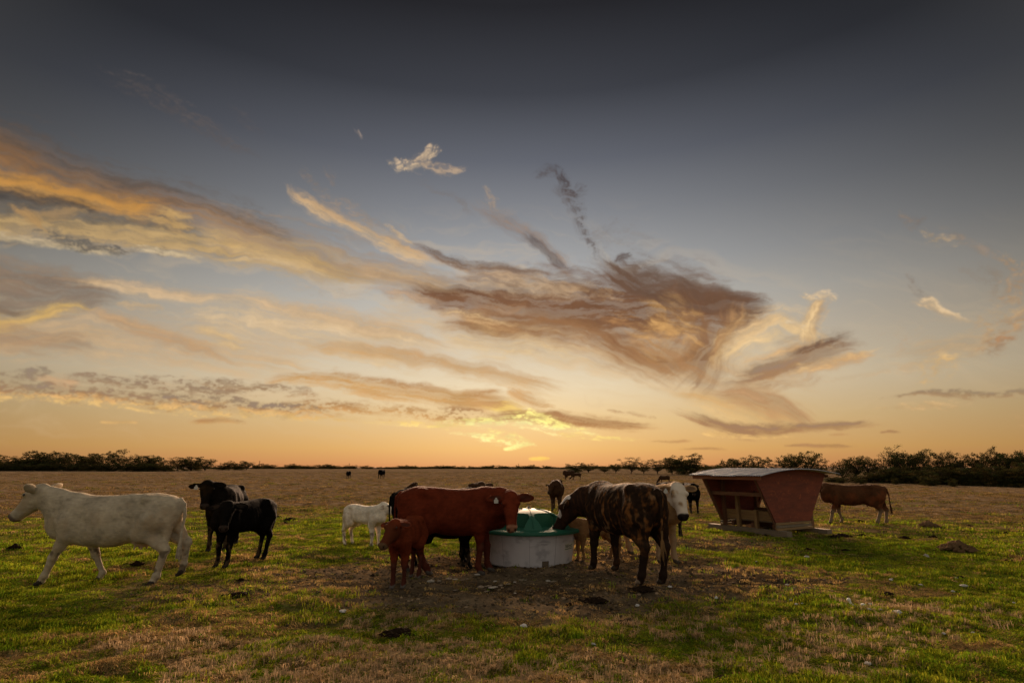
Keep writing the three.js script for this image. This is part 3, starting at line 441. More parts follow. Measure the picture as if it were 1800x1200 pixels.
function nth(i, n, what) { const w = ['first', 'second', 'third', 'fourth', 'fifth', 'sixth', 'seventh', 'eighth', 'ninth', 'tenth', 'eleventh', 'twelfth', 'thirteenth', 'fourteenth', 'fifteenth', 'sixteenth', 'seventeenth', 'eighteenth', 'nineteenth', 'twentieth', 'twenty first', 'twenty second', 'twenty third']; return (i === n - 1 ? 'rightmost' : w[i] + ' from the left'); }
// each row: [azimuth tangent x/depth, depth, height, crown width, kind]
function treeRow(rows, describe, group, name) { rows.forEach(([k, depth, h, w, kind], i) => plantTree(kind, k * depth, -depth, h, w, describe(i, rows.length, kind), group, name)); }
const look = { oak: 'round oak', thick: 'dense bushy tree', airy: 'half bare tree', tall: 'tall open tree' };

treeRow([[-0.9416,175,4.59,11.05,'thick'],[-0.9076,175,4.92,11.05,'thick'],[-0.8800,175,3.91,8.11,'thick'],[-0.8569,175,4.25,7.37,'thick'],[-0.8358,175,4.76,7.74,'thick'],[-0.8154,175,5.94,8.47,'thick'],[-0.7914,175,5.43,7.74,'thick'],[-0.7760,175,5.78,6.09,'oak'],[-0.7518,175,5.11,6.09,'oak'],[-0.7303,175,5.28,8.11,'thick'],[-0.7084,175,4.95,6.09,'oak'],[-0.6813,175,6.48,5.48,'oak'],[-0.6555,175,4.97,5.17,'oak'],[-0.6315,175,4.48,7.37,'thick'],[-0.6140,175,4.65,5.48,'oak'],[-0.5948,175,2.65,3.00,'airy']], (i, n, k) => `${look[k]} in the dark grove behind the white cow, ${nth(i, n)}`, 'trees of the left grove');
treeRow([[-0.5744,185,4.29,6.11,'oak'],[-0.5510,185,4.48,8.18,'thick'],[-0.5269,185,3.60,5.79,'oak']], (i, n) => `broad oak of the separate trio right of the left grove, ${nth(i, n)}`, 'oak trio right of the left grove');
treeRow([[-0.4967,230,2.44,6.78,'thick'],[-0.4855,230,3.76,4.80,'oak'],[-0.4713,230,2.66,5.33,'thick'],[-0.4561,230,3.54,4.80,'oak']], (i, n) => `small oak on the skyline above the black cow and black calf, ${nth(i, n)}`, 'small oaks above the black cattle');
treeRow([[-0.4184,520,4.37,13.14,'thick'],[-0.3964,520,1.40,7.66,'thick'],[-0.3732,520,2.39,10.95,'thick'],[-0.3577,520,3.38,9.85,'thick'],[-0.3226,520,4.37,13.14,'thick'],[-0.3108,520,3.88,10.95,'thick'],[-0.2930,520,1.89,8.76,'thick'],[-0.2756,520,3.38,12.04,'thick'],[-0.2421,520,0.40,12.04,'thick'],[-0.2265,520,0.90,10.95,'thick'],[-0.1886,520,2.88,10.95,'thick'],[-0.1581,520,0.90,6.93,'airy'],[-0.1465,520,2.39,9.85,'thick'],[-0.1212,520,2.88,12.04,'thick'],[-0.1055,520,2.88,10.95,'thick'],[-0.0801,520,1.40,16.42,'thick'],[-0.0644,520,1.40,6.93,'airy'],[-0.0410,520,3.38,13.14,'thick'],[-0.0273,520,0.90,8.76,'thick'],[-0.0078,520,2.39,14.23,'thick'],[0.0439,520,0.40,11.89,'airy'],[0.0703,520,1.89,5.94,'airy'],[0.0879,520,0.90,12.04,'thick']], (i, n) => `tiny distant skyline tree between the oaks and the sunset, ${nth(i, n)}`, 'distant skyline trees');
treeRow([[0.1076,165,2.70,5.21,'thick'],[0.1310,165,2.59,4.02,'oak'],[0.1583,165,2.04,4.09,'airy'],[0.1779,165,2.58,3.44,'oak'],[0.2039,165,4.56,5.66,'airy'],[0.2260,165,3.21,4.02,'oak'],[0.2498,165,4.22,5.66,'airy'],[0.2744,165,4.58,5.74,'oak'],[0.2944,165,5.71,9.73,'thick'],[0.3156,165,4.75,4.88,'oak'],[0.3362,165,2.51,4.09,'airy']], (i, n, k) => `${look[k]} in the row left of the hay feeder, ${nth(i, n)}`, 'trees left of the hay feeder');
treeRow([[0.3761,120,4.06,4.59,'oak'],[0.3998,120,4.32,4.17,'oak'],[0.4257,120,4.80,4.80,'oak'],[0.4568,120,4.44,4.57,'airy'],[0.4788,120,5.01,4.59,'oak'],[0.5048,120,5.47,5.43,'oak'],[0.5270,120,4.07,3.55,'oak']], (i, n, k) => `${look[k]} standing behind the hay feeder roof, ${nth(i, n)}`, 'trees behind the hay feeder');
treeRow([[0.5662,105,3.94,3.65,'oak'],[0.5881,105,4.23,4.02,'oak'],[0.6138,102,4.38,3.55,'oak'],[0.6339,100,3.30,3.24,'airy'],[0.6598,98,6.21,5.39,'tall'],[0.6793,96,4.74,4.65,'thick'],[0.7018,95,5.27,3.47,'oak'],[0.7267,92,4.83,3.86,'airy'],[0.7480,90,4.61,4.17,'thick'],[0.7626,90,5.04,2.57,'airy'],[0.7851,87,4.46,4.21,'thick'],[0.8069,85,4.49,3.25,'oak'],[0.8287,84,5.44,3.21,'oak'],[0.8544,82,4.58,3.97,'thick'],[0.8812,80,5.07,3.20,'oak'],[0.9102,78,4.78,4.60,'thick'],[0.9542,76,5.02,4.80,'thick'],[1.0030,74,4.80,3.86,'oak']], (i, n, k) => `${look[k]} in the long thicket right of the hay feeder, ${nth(i, n)}`, 'trees of the right thicket');
treeRow([[0.5548,98,1.06,4.13,'thick'],[0.5962,97,1.44,5.11,'thick'],[0.6294,95,2.19,4.60,'thick'],[0.6566,93,2.72,4.89,'thick'],[0.6876,90,2.55,4.93,'thick'],[0.7146,86,2.39,4.53,'thick'],[0.7426,84,2.71,4.60,'thick'],[0.7716,82,2.55,4.66,'thick'],[0.8031,80,2.70,4.55,'thick'],[0.8328,77,2.84,4.38,'thick'],[0.8645,75,2.97,4.42,'thick'],[0.8951,73,3.10,4.61,'thick'],[0.9392,70,3.07,5.16,'thick']], (i, n) => `dense low undergrowth bush under the right thicket, ${nth(i, n)}`, 'undergrowth of the right thicket', 'bush');
treeRow([[-0.9192,168,2.18,6.01,'thick'],[-0.8977,168,2.19,6.01,'thick'],[-0.8762,168,2.19,6.01,'thick'],[-0.8547,168,2.19,6.01,'thick'],[-0.8332,168,2.20,6.01,'thick'],[-0.8116,168,2.20,6.01,'thick'],[-0.7901,168,2.21,6.01,'thick'],[-0.7686,168,2.22,6.01,'thick'],[-0.7471,168,2.23,6.01,'thick'],[-0.7256,168,2.24,6.01,'thick'],[-0.7041,168,2.25,6.01,'thick'],[-0.6826,168,2.26,6.01,'thick'],[-0.6611,168,2.27,6.01,'thick'],[-0.6395,168,2.28,6.01,'thick'],[-0.6180,168,2.29,6.01,'thick'],[-0.5965,168,2.30,6.01,'thick']], (i, n) => `low dark bush under the grove behind the white cow, ${nth(i, n)}`, 'undergrowth of the left grove', 'bush');
treeRow([[0.5624,92,0.99,1.55,'thick'],[0.5956,88,1.14,1.85,'thick'],[0.6547,86,1.00,1.09,'thick'],[0.7128,80,1.49,2.53,'thick'],[0.7527,76,1.10,1.12,'thick']], (i, n) => `small lone bush in the dry field before the right thicket, ${nth(i, n)}`, 'lone bushes before the right thicket', 'bush');

{ // low scrub along the skyline, too far to tell apart
  const R = rng(404), list = [];
  for (let k = 0; k < 330; k++) { const u = mix(-0.66, 0.36, R()), d = mix(430, 760, R()), x = u * d, z = -d, h = mix(1.2, 3.6, R() ** 2) * (0.5 + 1.0 * fbm(u * 40, 3, 3)); list.push([x, groundY(x, z) - 0.1, z, mix(5, 13, R()), h, R() * 6.283, 1, 1, 1]); }
  scatter('distant_scrub', 'low dark band of scrub along the far skyline', species.thick[0].crown, leafage, list).userData.category = 'scrub';
}

// ---------- cattle: one skin per animal, drawn from a field of muscles and bones ----------
const STATIONS = [ // x, back, belly, half width, height of the widest point (adult, withers about 1.34 m)
  [-1.0, 1.16, 0.98, 0.07, 1.08], [-0.95, 1.24, 0.88, 0.15, 1.09], [-0.86, 1.295, 0.80, 0.205, 1.08], [-0.72, 1.33, 0.75, 0.245, 1.06], [-0.56, 1.345, 0.70, 0.262, 1.05], [-0.36, 1.33, 0.635, 0.285, 0.97],
  [-0.08, 1.312, 0.575, 0.33, 0.91], [0.18, 1.305, 0.57, 0.322, 0.91], [0.38, 1.322, 0.59, 0.28, 0.93], [0.54, 1.33, 0.625, 0.238, 0.95], [0.68, 1.295, 0.68, 0.195, 0.97], [0.80, 1.20, 0.735, 0.15, 0.97], [0.88, 1.10, 0.80, 0.09, 0.96]];
const HEAD = [ // along the face from poll to muzzle: t, brow, jaw, half width
  [-0.055, 0.0, -0.075, 0.045], [-0.02, 0.045, -0.125, 0.085], [0.05, 0.07, -0.175, 0.112], [0.13, 0.072, -0.212, 0.118], [0.21, 0.06, -0.205, 0.106], [0.30, 0.045, -0.168, 0.085], [0.38, 0.034, -0.135, 0.075], [0.45, 0.03, -0.124, 0.08], [0.50, 0.014, -0.112, 0.075], [0.53, -0.012, -0.08, 0.05]];
function curve(rows, x, k) { // smooth interpolation of column k
  let i = 0; while (i < rows.length - 2 && rows[i + 1][0] < x) i++;
  const a = rows[Math.max(0, i - 1)], b = rows[i], c = rows[i + 1], d = rows[Math.min(rows.length - 1, i + 2)], t = Math.min(1, Math.max(0, (x - b[0]) / (c[0] - b[0])));
  const m0 = (c[k] - a[k]) / (c[0] - a[0]) * (c[0] - b[0]), m1 = (d[k] - b[k]) / (d[0] - b[0]) * (c[0] - b[0]), t2 = t * t, t3 = t2 * t;
  return (2 * t3 - 3 * t2 + 1) * b[k] + (t3 - 2 * t2 + t) * m0 + (-2 * t3 + 3 * t2) * c[k] + (t3 - t2) * m1;
}
function table(rows, n) { const x0 = rows[0][0], x1 = rows[rows.length - 1][0], t = []; for (let i = 0; i <= n; i++) { const x = mix(x0, x1, i / n); t.push(rows[0].map((_, k) => k ? curve(rows, x, k) : x)); } return { x0, x1, n, t }; }
function loft(T, x, y, z, hasMid) {
  const cx = Math.min(T.x1, Math.max(T.x0, x)), f = (cx - T.x0) / (T.x1 - T.x0) * T.n, i = Math.min(T.n - 1, Math.floor(f)), h = f - i, a = T.t[i], b = T.t[i + 1];
  const top = mix(a[1], b[1], h), bot = mix(a[2], b[2], h), w = mix(a[3], b[3], h), mid = hasMid ? mix(a[4], b[4], h) : top - (top - bot) * 0.45;
  const dy = y - mid, hh = dy > 0 ? top - mid : mid - bot, p = Math.abs(dy) / hh, q = Math.abs(z) / w, k = Math.pow(Math.pow(p, 2.3) + Math.pow(q, 2.3), 1 / 2.3), r = Math.hypot(dy, z);
  const d = k < 0.02 ? -Math.min(hh, w) : (k - 1) * r / k, ex = Math.abs(x - cx);
  return ex > 0 ? Math.hypot(Math.max(d, 0), ex) + Math.min(0, d) * 0.2 : d;
}
function cone(a, b, ra, rb, q = 1, lat = null) { // tapered bone; q < 1 flattens it along lat
  const ux = b[0] - a[0], uy = b[1] - a[1], uz = b[2] - a[2], l2 = ux * ux + uy * uy + uz * uz;
  return (x, y, z) => {
    let px = x - a[0], py = y - a[1], pz = z - a[2];
    const t = Math.min(1, Math.max(0, (px * ux + py * uy + pz * uz) / l2));
    px -= ux * t; py -= uy * t; pz -= uz * t;
    if (lat) { const s = px * lat[0] + py * lat[1] + pz * lat[2], m = s / q - s; px += lat[0] * m; py += lat[1] * m; pz += lat[2] * m; const d = Math.hypot(px, py, pz) - mix(ra, rb, t); return d > 0 ? d * mix(q, 1, 0.5) : d * q; }
    return Math.hypot(px, py, pz) - mix(ra, rb, t);
  };
}
function blob(c, r, A = [1, 0, 0], B = [0, 1, 0], C = [0, 0, 1]) {
  const mn = Math.min(...r);
  return (x, y, z) => {
    const px = x - c[0], py = y - c[1], pz = z - c[2], u = (px * A[0] + py * A[1] + pz * A[2]), v = (px * B[0] + py * B[1] + pz * B[2]), w = (px * C[0] + py * C[1] + pz * C[2]);
    const k0 = Math.hypot(u / r[0], v / r[1], w / r[2]), k1 = Math.hypot(u / r[0] ** 2, v / r[1] ** 2, w / r[2] ** 2);
    return k1 < 1e-6 ? -mn : k0 * (k0 - 1) / k1;
  };
}
function skin(parts, box, cell) { // surface nets over the field; parts: {d, k, tag}
  const B = 8, n = [0, 1, 2].map((i) => Math.ceil((box[i + 3] - box[i]) / cell / B) * B), [nx, ny, nz] = n, field = new Float32Array(nx * ny * nz).fill(1), R = cell * B * 0.87;
  const at = (i, j, k) => i + nx * (j + ny * k);
  for (let bk = 0; bk < nz; bk += B) for (let bj = 0; bj < ny; bj += B) for (let bi = 0; bi < nx; bi += B) {
    const cx = box[0] + (bi + 3.5) * cell, cy = box[1] + (bj + 3.5) * cell, cz = box[2] + (bk + 3.5) * cell; let best = 1e9;
    const ds = parts.map((p) => { const d = p.d(cx, cy, cz); if (d < best) best = d; return d; });
    if (best > R * 1.6 + 0.08) continue;
    const use = parts.filter((p, i) => ds[i] < best + 3.2 * R + 0.14);
    for (let k = bk; k < bk + B; k++) for (let j = bj; j < bj + B; j++) for (let i = bi; i < bi + B; i++) {
      const x = box[0] + i * cell, y = box[1] + j * cell, z = box[2] + k * cell; let d = 9;
      for (const p of use) { const e = p.d(x, y, z), h = Math.max(p.k - Math.abs(d - e), 0) / p.k; d = Math.min(d, e) - h * h * p.k * 0.25; }
      field[at(i, j, k)] = Math.max(d, -y);
    }
  }
  const id = new Int32Array(nx * ny * nz).fill(-1), pos = [], idx = [];
  const C = [[0, 0, 0], [1, 0, 0], [0, 1, 0], [1, 1, 0], [0, 0, 1], [1, 0, 1], [0, 1, 1], [1, 1, 1]], E = [[0, 1], [0, 2], [0, 4], [1, 3], [1, 5], [2, 3], [2, 6], [3, 7], [4, 5], [4, 6], [5, 7], [6, 7]];
  for (let k = 0; k < nz - 1; k++) for (let j = 0; j < ny - 1; j++) for (let i = 0; i < nx - 1; i++) {
    let m = 0; const v = []; for (let c = 0; c < 8; c++) { const f = field[at(i + C[c][0], j + C[c][1], k + C[c][2])]; v.push(f); if (f < 0) m |= 1 << c; }
    if (m === 0 || m === 255) continue;
    let x = 0, y = 0, z = 0, q = 0;
    for (const [a, b] of E) if ((m >> a & 1) !== (m >> b & 1)) { const t = v[a] / (v[a] - v[b]); x += mix(C[a][0], C[b][0], t); y += mix(C[a][1], C[b][1], t); z += mix(C[a][2], C[b][2], t); q++; }
    id[at(i, j, k)] = pos.length / 3; pos.push(box[0] + (i + x / q) * cell, box[1] + (j + y / q) * cell, box[2] + (k + z / q) * cell);
  }
  for (let k = 1; k < nz - 1; k++) for (let j = 1; j < ny - 1; j++) for (let i = 1; i < nx - 1; i++) {
    const s = field[at(i, j, k)] < 0;
    for (let a = 0; a < 3; a++) {
      const e = [i + (a === 0), j + (a === 1), k + (a === 2)]; if (s === field[at(...e)] < 0) continue;
      const u = (a + 1) % 3, w = (a + 2) % 3, du = [0, 0, 0], dw = [0, 0, 0]; du[u] = 1; dw[w] = 1;
      const q = [[0, 0], [1, 0], [1, 1], [0, 1]].map(([p, r]) => id[at(i - du[0] * p - dw[0] * r, j - du[1] * p - dw[1] * r, k - du[2] * p - dw[2] * r)]);
      if (q.some((t) => t < 0)) continue;
      if (s) idx.push(q[0], q[1], q[2], q[0], q[2], q[3]); else idx.push(q[0], q[2], q[1], q[0], q[3], q[2]);
    }
  }
  return { pos, idx };
}
function form(x, y, z) { // hollows and bones that show through the hide of the trunk
  if (y < 0.62 || x > 0.85 || x < -1.02 || z < 0.05) return 0;
  const g = (a, b, c, d) => Math.exp(-(((x - a) / b) ** 2) - ((y - c) / d) ** 2);
  return -0.02 * g(-0.37, 0.12, 1.17, 0.08) + 0.012 * g(-0.56, 0.06, 1.26, 0.06) + 0.014 * g(-0.92, 0.05, 1.17, 0.06) - 0.022 * g(0.30, 0.055, 0.92, 0.24) + 0.014 * g(0.46, 0.07, 1.02, 0.2) - 0.02 * g(-0.46, 0.06, 0.84, 0.12) + 0.02 * g(-0.62, 0.09, 0.92, 0.14) - 0.016 * g(-0.78, 0.06, 0.95, 0.2) - 0.016 * g(0.62, 0.06, 1.0, 0.18) + 0.006 * g(0.0, 0.26, 0.95, 0.2) * Math.sin(x * 62 - y * 10);
}
const furBump = grainTexture(512, (u, v) => 0.55 * wrapFbm(u, v, 40, 3, 5) + 0.45 * wrapNoise(u, v * 0.999, 128, 8));
const hideMaterials = {};
function hide(sheen) { return hideMaterials[sheen] ??= new THREE.MeshPhysicalMaterial({ vertexColors: true, roughness: 0.85, bumpMap: furBump, bumpScale: 0.004, specularIntensity: sheen < 0x151515 ? 0.02 : 0.08, sheen: sheen < 0x151515 ? 0 : 0.12, sheenRoughness: 0.5, sheenColor: new THREE.Color(sheen) }); }
const eyeMaterial = new THREE.MeshPhysicalMaterial({ color: rgb(0.012, 0.008, 0.006), roughness: 0.35 });
const tagMaterials = { white: mat(0.4, 0.38, 0.33, 0.8), yellow: mat(0.6, 0.42, 0.05, 0.6) };

function cow(name, label, category, group, o) {
  // o: x z turn size len deep wide neck head{at,turn,pitch,size} legs[FR,FL,HR,HL]=[forward,lift] coat sheen cell
  const s = o.size, len = o.len ?? 1, deep = o.deep ?? 1, wide = o.wide ?? 1, hs = (o.headSize ?? 1), parts = [], y0 = groundY(o.x, o.z), legT = o.leg ?? 1;
  const g = thing(name, o.x, o.z, o.turn * Math.PI / 180, label, category, group);
  const rad = Math.PI / 180, ct = Math.cos(o.turn * rad), st = Math.sin(o.turn * rad);
  const toLocal = ([wx, wy, wz]) => { const dx = wx - o.x, dz = wz - o.z; return [(dx * ct - dz * st) / s, (wy - y0) / s, (dx * st + dz * ct) / s]; };
  const add = (tagName, k, d) => parts.push({ tag: tagName, k, d });
  // trunk
  const rows = STATIONS.map(([x, t, b, w, m]) => { const bb = t - (t - b) * deep; return [x * len, t, bb, w * wide, Math.max(m, bb + 0.06) + (deep < 1 ? (1 - deep) * 0.1 : 0)]; });
  const T = table(rows, 90);
  add('trunk', 0.06, (x, y, z) => loft(T, x, y, z, true));
  const belly = (x) => curve(rows, x, 2);
  // head frame
  const H = o.head, P = toLocal(H.at), yaw = (H.turn - o.turn) * rad, pit = H.pitch * rad;
  const f = [Math.cos(pit) * Math.cos(yaw), -Math.sin(pit), -Math.cos(pit) * Math.sin(yaw)], l = [Math.sin(yaw), 0, Math.cos(yaw)], n = [l[1] * f[2] - l[2] * f[1], l[2] * f[0] - l[0] * f[2], l[0] * f[1] - l[1] * f[0]];
  if (n[1] < 0) for (let k = 0; k < 3; k++) n[k] = -n[k];
  const hp = (t, u, v) => [0, 1, 2].map((k) => P[k] + (f[k] * t + n[k] * u + l[k] * v) * hs);
  const HT = table(HEAD, 60);
  const hc = (x, y, z) => { const a = (x - P[0]) / hs, b = (y - P[1]) / hs, c = (z - P[2]) / hs; return [a * f[0] + b * f[1] + c * f[2], a * n[0] + b * n[1] + c * n[2], a * l[0] + b * l[1] + c * l[2]]; };
  // neck: from the shoulder to behind the jaw
  const nb = [0.60 * len, 1.05, 0], nk = hp(0.055, -0.075, 0), nm = [0, 1, 2].map((k) => (nb[k] + nk[k]) / 2), nt = o.neck ?? 1;
  nm[1] += 0.015; nm[0] += 0.02;
  const dir = [nk[0] - nb[0], nk[1] - nb[1], nk[2] - nb[2]], dl = Math.hypot(dir[0], dir[2]) || 1, lat = [-dir[2] / dl, 0, dir[0] / dl];
  add('neck', 0.12, cone(nb, nm, 0.265 * nt, 0.205 * nt, 0.62, lat)); add('neck', 0.09, cone(nm, nk, 0.205 * nt, 0.125 * hs * Math.min(1.1, nt), 0.68, lat));
  const br = [0.74 * len, belly(0.72 * len) + 0.14, 0], th = hp(0.12, -0.16, 0);
  add('neck', 0.09, blob([br[0], br[1], 0], [0.15, 0.16, 0.10])); add('neck', 0.07, cone([br[0] + 0.04, br[1] + 0.02, 0], th, 0.075 * nt, 0.04, 0.5, lat));
  add('head', 0.05, (x, y, z) => { const a = (x - P[0]) / hs, b = (y - P[1]) / hs, c = (z - P[2]) / hs; return hs * loft(HT, a * f[0] + b * f[1] + c * f[2], a * n[0] + b * n[1] + c * n[2], a * l[0] + b * l[1] + c * l[2], false); });
  const ears = [];
  for (const e of [-1, 1]) {
    add('head', 0.03, blob(hp(0.15, 0.03, 0.092 * e), [0.038 * hs, 0.038 * hs, 0.038 * hs]));
    add('head', 0.02, blob(hp(0.485, 0.0, 0.045 * e), [0.034 * hs, 0.026 * hs, 0.03 * hs]));
    const er = o.ear ?? 1, droop = (o.droop ?? 0.22) + (e > 0 ? 0.05 : -0.02), ev = [0, 1, 2].map((k) => l[k] * e - n[k] * 0.12 - f[k] * 0.05 + (k === 1 ? -droop : 0)), el = Math.hypot(...ev), ea = ev.map((q) => q / el);
    let eb = [0, 1, 2].map((k) => f[k] - n[k] * 0.25); const dp = eb[0] * ea[0] + eb[1] * ea[1] + eb[2] * ea[2]; eb = eb.map((q, k) => q - ea[k] * dp); const bl = Math.hypot(...eb); eb = eb.map((q) => q / bl);
    const ec = [ea[1] * eb[2] - ea[2] * eb[1], ea[2] * eb[0] - ea[0] * eb[2], ea[0] * eb[1] - ea[1] * eb[0]], base = hp(0.035, -0.03, 0.085 * e), L = 0.125 * hs * er;
    const outer = blob(base.map((q, k) => q + ea[k] * L * 0.95), [L, 0.056 * hs * er, 0.024 * hs], ea, eb, ec), hollow = blob(base.map((q, k) => q + ea[k] * L * 0.95 + n[k] * 0.024 * hs), [L * 0.8, 0.042 * hs * er, 0.022 * hs], ea, eb, ec);
    add('ear', 0.025, o.cell < 0.016 ? (x, y, z) => Math.max(outer(x, y, z), -hollow(x, y, z)) : outer);
    ears.push({ c: base.map((q, k) => q + ea[k] * L * 0.95), ea, eb, L, w: 0.056 * hs * er });
    add('ear', 0.03, cone(base, base.map((q, k) => q + ea[k] * L * 0.7), 0.034 * hs, 0.026 * hs));
    if (o.tags && o.tags.includes(e)) {
      const tg = new THREE.Shape(); tg.moveTo(-0.012, 0); tg.lineTo(0.012, 0); tg.lineTo(0.016, -0.02); tg.lineTo(0.034, -0.035); tg.lineTo(0.034, -0.085); tg.lineTo(-0.034, -0.085); tg.lineTo(-0.034, -0.035); tg.lineTo(-0.016, -0.02);
      const m = mesh('ear_tag', new THREE.ExtrudeGeometry(tg, { depth: 0.003, bevelEnabled: false }), tagMaterials[o.tagColour ?? 'white'], g), c = base.map((q, k) => (q + ea[k] * L * 0.85 + n[k] * 0.035 * hs + (k === 1 ? -0.005 : 0)) * s);
      m.position.set(...c); m.rotation.y = Math.atan2(n[0], n[2]); tag(m, (o.tagColour ?? 'white') + ' ear tag');
    }
  }
  // shoulders, hips and thighs
  const lean = o.lean ?? 0;
  const Lg = o.legs ?? [[0, 0], [0, 0], [0, 0], [0, 0]];
  for (const e of [-1, 1]) {
    add('trunk', 0.09, blob([0.50 * len, 0.96, 0.15 * wide * e], [0.17, 0.27, 0.095]));
    add('trunk', 0.09, blob([-0.70 * len, 0.98, 0.135 * wide * e], [0.22, 0.28, 0.13]));
    add('trunk', 0.10, blob([-0.56 * len, 1.265, 0.195 * wide * e], [0.055, 0.045, 0.045]));
    const F = Lg[e > 0 ? 0 : 1], Bk = Lg[e > 0 ? 2 : 3];
    // foreleg
    const w = 0.155 * wide * e, fx = 0.47 * len, sh = [0.54 * len, 0.92, 0.17 * wide * e], elb = [fx - 0.03 + F[0] * 0.22, 0.72, 0.165 * wide * e], kn = [fx + 0.01 + F[0] * 0.62 + (F[1] ? 0.10 : 0), 0.405 + F[1] * 0.6, w], ft = [fx + F[0] * 0.97, 0.135 + F[1], w * 0.98], toe = [ft[0] + 0.045 + F[1] * 0.1, 0.045 + F[1] * 0.9, ft[2]];
    add('leg', 0.08, cone(sh, elb, 0.14 * legT, 0.112 * legT)); add('leg', 0.05, cone(elb, [mix(elb[0], kn[0], 0.5), mix(elb[1], kn[1], 0.5), mix(elb[2], kn[2], 0.5)], 0.105 * legT, 0.077 * legT)); add('leg', 0.04, cone([mix(elb[0], kn[0], 0.5), mix(elb[1], kn[1], 0.5), mix(elb[2], kn[2], 0.5)], kn, 0.077 * legT, 0.06 * legT));
    add('leg', 0.03, cone(kn, ft, 0.054 * legT, 0.041 * legT)); add('leg', 0.02, blob(kn, [0.062 * legT, 0.07 * legT, 0.06 * legT])); add('leg', 0.03, cone(ft, toe, 0.053 * legT, 0.046 * legT)); hoof(toe, F[1]);
    // hind leg
    const hx = -0.74 * len, hw = 0.15 * wide * e, stf = [-0.53 * len + Bk[0] * 0.25, 0.74, 0.185 * wide * e], hk = [hx - 0.12 + Bk[0] * 0.72, 0.50 + Bk[1] * 0.7 - Math.abs(Bk[0]) * 0.04, hw], hf = [hx - 0.03 + Bk[0], 0.135 + Bk[1], hw], ht = [hf[0] + 0.045 - Bk[1] * 0.15, 0.045 + Bk[1] * 0.85, hw];
    add('leg', 0.10, cone([-0.66 * len, 0.92, 0.15 * wide * e], stf, 0.2 * legT, 0.135 * legT)); add('leg', 0.07, cone([stf[0] - 0.04, stf[1] + 0.04, stf[2]], hk, 0.13 * legT, 0.062 * legT)); add('leg', 0.05, cone([-0.86 * len, 0.9, 0.12 * wide * e], [hk[0] + 0.01, hk[1] + 0.06, hk[2]], 0.10 * legT, 0.042 * legT));
    add('leg', 0.03, cone(hk, hf, 0.058 * legT, 0.045 * legT)); add('leg', 0.02, blob([hk[0] - 0.012, hk[1] + 0.005, hk[2]], [0.068 * legT, 0.078 * legT, 0.05 * legT])); add('leg', 0.03, cone(hf, ht, 0.056 * legT, 0.048 * legT)); hoof(ht, Bk[1]);
  }
  function hoof(t, lift) { const y = t[1] - 0.02; for (const e of [-1, 1]) add('hoof', 0.012, cone([t[0] - 0.012, y + 0.025, t[2] + 0.024 * e], [t[0] + 0.045, y - 0.008 - (lift ? 0.02 : 0), t[2] + 0.026 * e], 0.034 * legT, 0.03 * legT)); }
  if (o.udder) { add('udder', 0.07, blob([-0.50 * len, belly(-0.46 * len) - 0.015, 0], [0.17 * o.udder, 0.10 * o.udder, 0.14 * o.udder])); for (const e of [-1, 1]) for (const q of [0.06, -0.05]) add('udder', 0.015, cone([-0.48 * len + q, belly(-0.46 * len) - 0.07 * o.udder, 0.06 * e], [-0.48 * len + q + 0.01, belly(-0.46 * len) - 0.145 * o.udder, 0.065 * e], 0.02, 0.014)); }
  // tail
  const tl = o.tail ?? [0, 0], tp = [[-0.95 * len, 1.235, 0], [-1.015 * len, 1.17, tl[1] * 0.1], [-1.045 * len + tl[0] * 0.3, 1.0, tl[1] * 0.4], [-1.03 * len + tl[0] * 0.6, 0.74, tl[1] * 0.8], [-1.02 * len + tl[0], 0.52, tl[1]], [-1.02 * len + tl[0] * 1.1, 0.36, tl[1] * 1.1]], tr = [0.04, 0.030, 0.022, 0.016, 0.026, 0.008];
  for (let i = 1; i < tp.length; i++) add(i > 3 ? 'switch' : 'tail', 0.015, cone(tp[i - 1], tp[i], tr[i - 1] * (o.tailThick ?? 1), tr[i] * (o.tailThick ?? 1)));
  for (let k = 0; k < 5; k++) { const a = tp[4], dz = (k - 2) * 0.014; add('switch', 0.012, cone([a[0], a[1] + 0.08, a[2] + dz * 0.6], [a[0] + (k % 2 ? 0.03 : -0.025), a[1] - 0.16 - 0.03 * (k % 3), a[2] + dz * 2.2], 0.016, 0.006)); }
  // bounds
  const muz = hp(0.56, 0, 0), ex = 0.3 * hs + 0.05;
  const box = [Math.min(-1.12 * len - 0.05 + Math.min(0, tl[0]), P[0] - ex, muz[0] - 0.15, -0.8 * len + Math.min(Lg[2][0], Lg[3][0]) - 0.25), -0.03, Math.min(-0.42 * wide, P[2] - ex, muz[2] - 0.15, -0.1 + tl[1]), Math.max(0.95 * len, P[0] + ex, muz[0] + 0.15, 0.75 * len + Math.max(Lg[0][0], Lg[1][0])), Math.max(1.45, P[1] + ex), Math.max(0.42 * wide, P[2] + ex, muz[2] + 0.15, 0.1 + tl[1])];
  const { pos, idx } = skin(parts, box, o.cell / s);
  const col = [], uv = [], c = [0, 0, 0];
  for (let i = 0; i < pos.length; i += 3) {
    const x = pos[i], y = pos[i + 1], z = pos[i + 2]; let best = 9, who = 'trunk';
    for (const p of parts) { const d = p.d(x, y, z); if (d < best) { best = d; who = p.tag; } }
    const h = hc(x, y, z); let cup = 0;
    if (who === 'ear') for (const q of ears) { const d = [x - q.c[0], y - q.c[1], z - q.c[2]], a = (d[0] * q.ea[0] + d[1] * q.ea[1] + d[2] * q.ea[2]) / q.L, b = (d[0] * q.eb[0] + d[1] * q.eb[1] + d[2] * q.eb[2]) / q.w, f2 = d[0] * n[0] + d[1] * n[1] + d[2] * n[2]; if (Math.abs(a) < 1.3 && f2 > -0.004) cup = Math.max(cup, sm(0.78, 0.5, Math.hypot(a * 0.95, b))); }
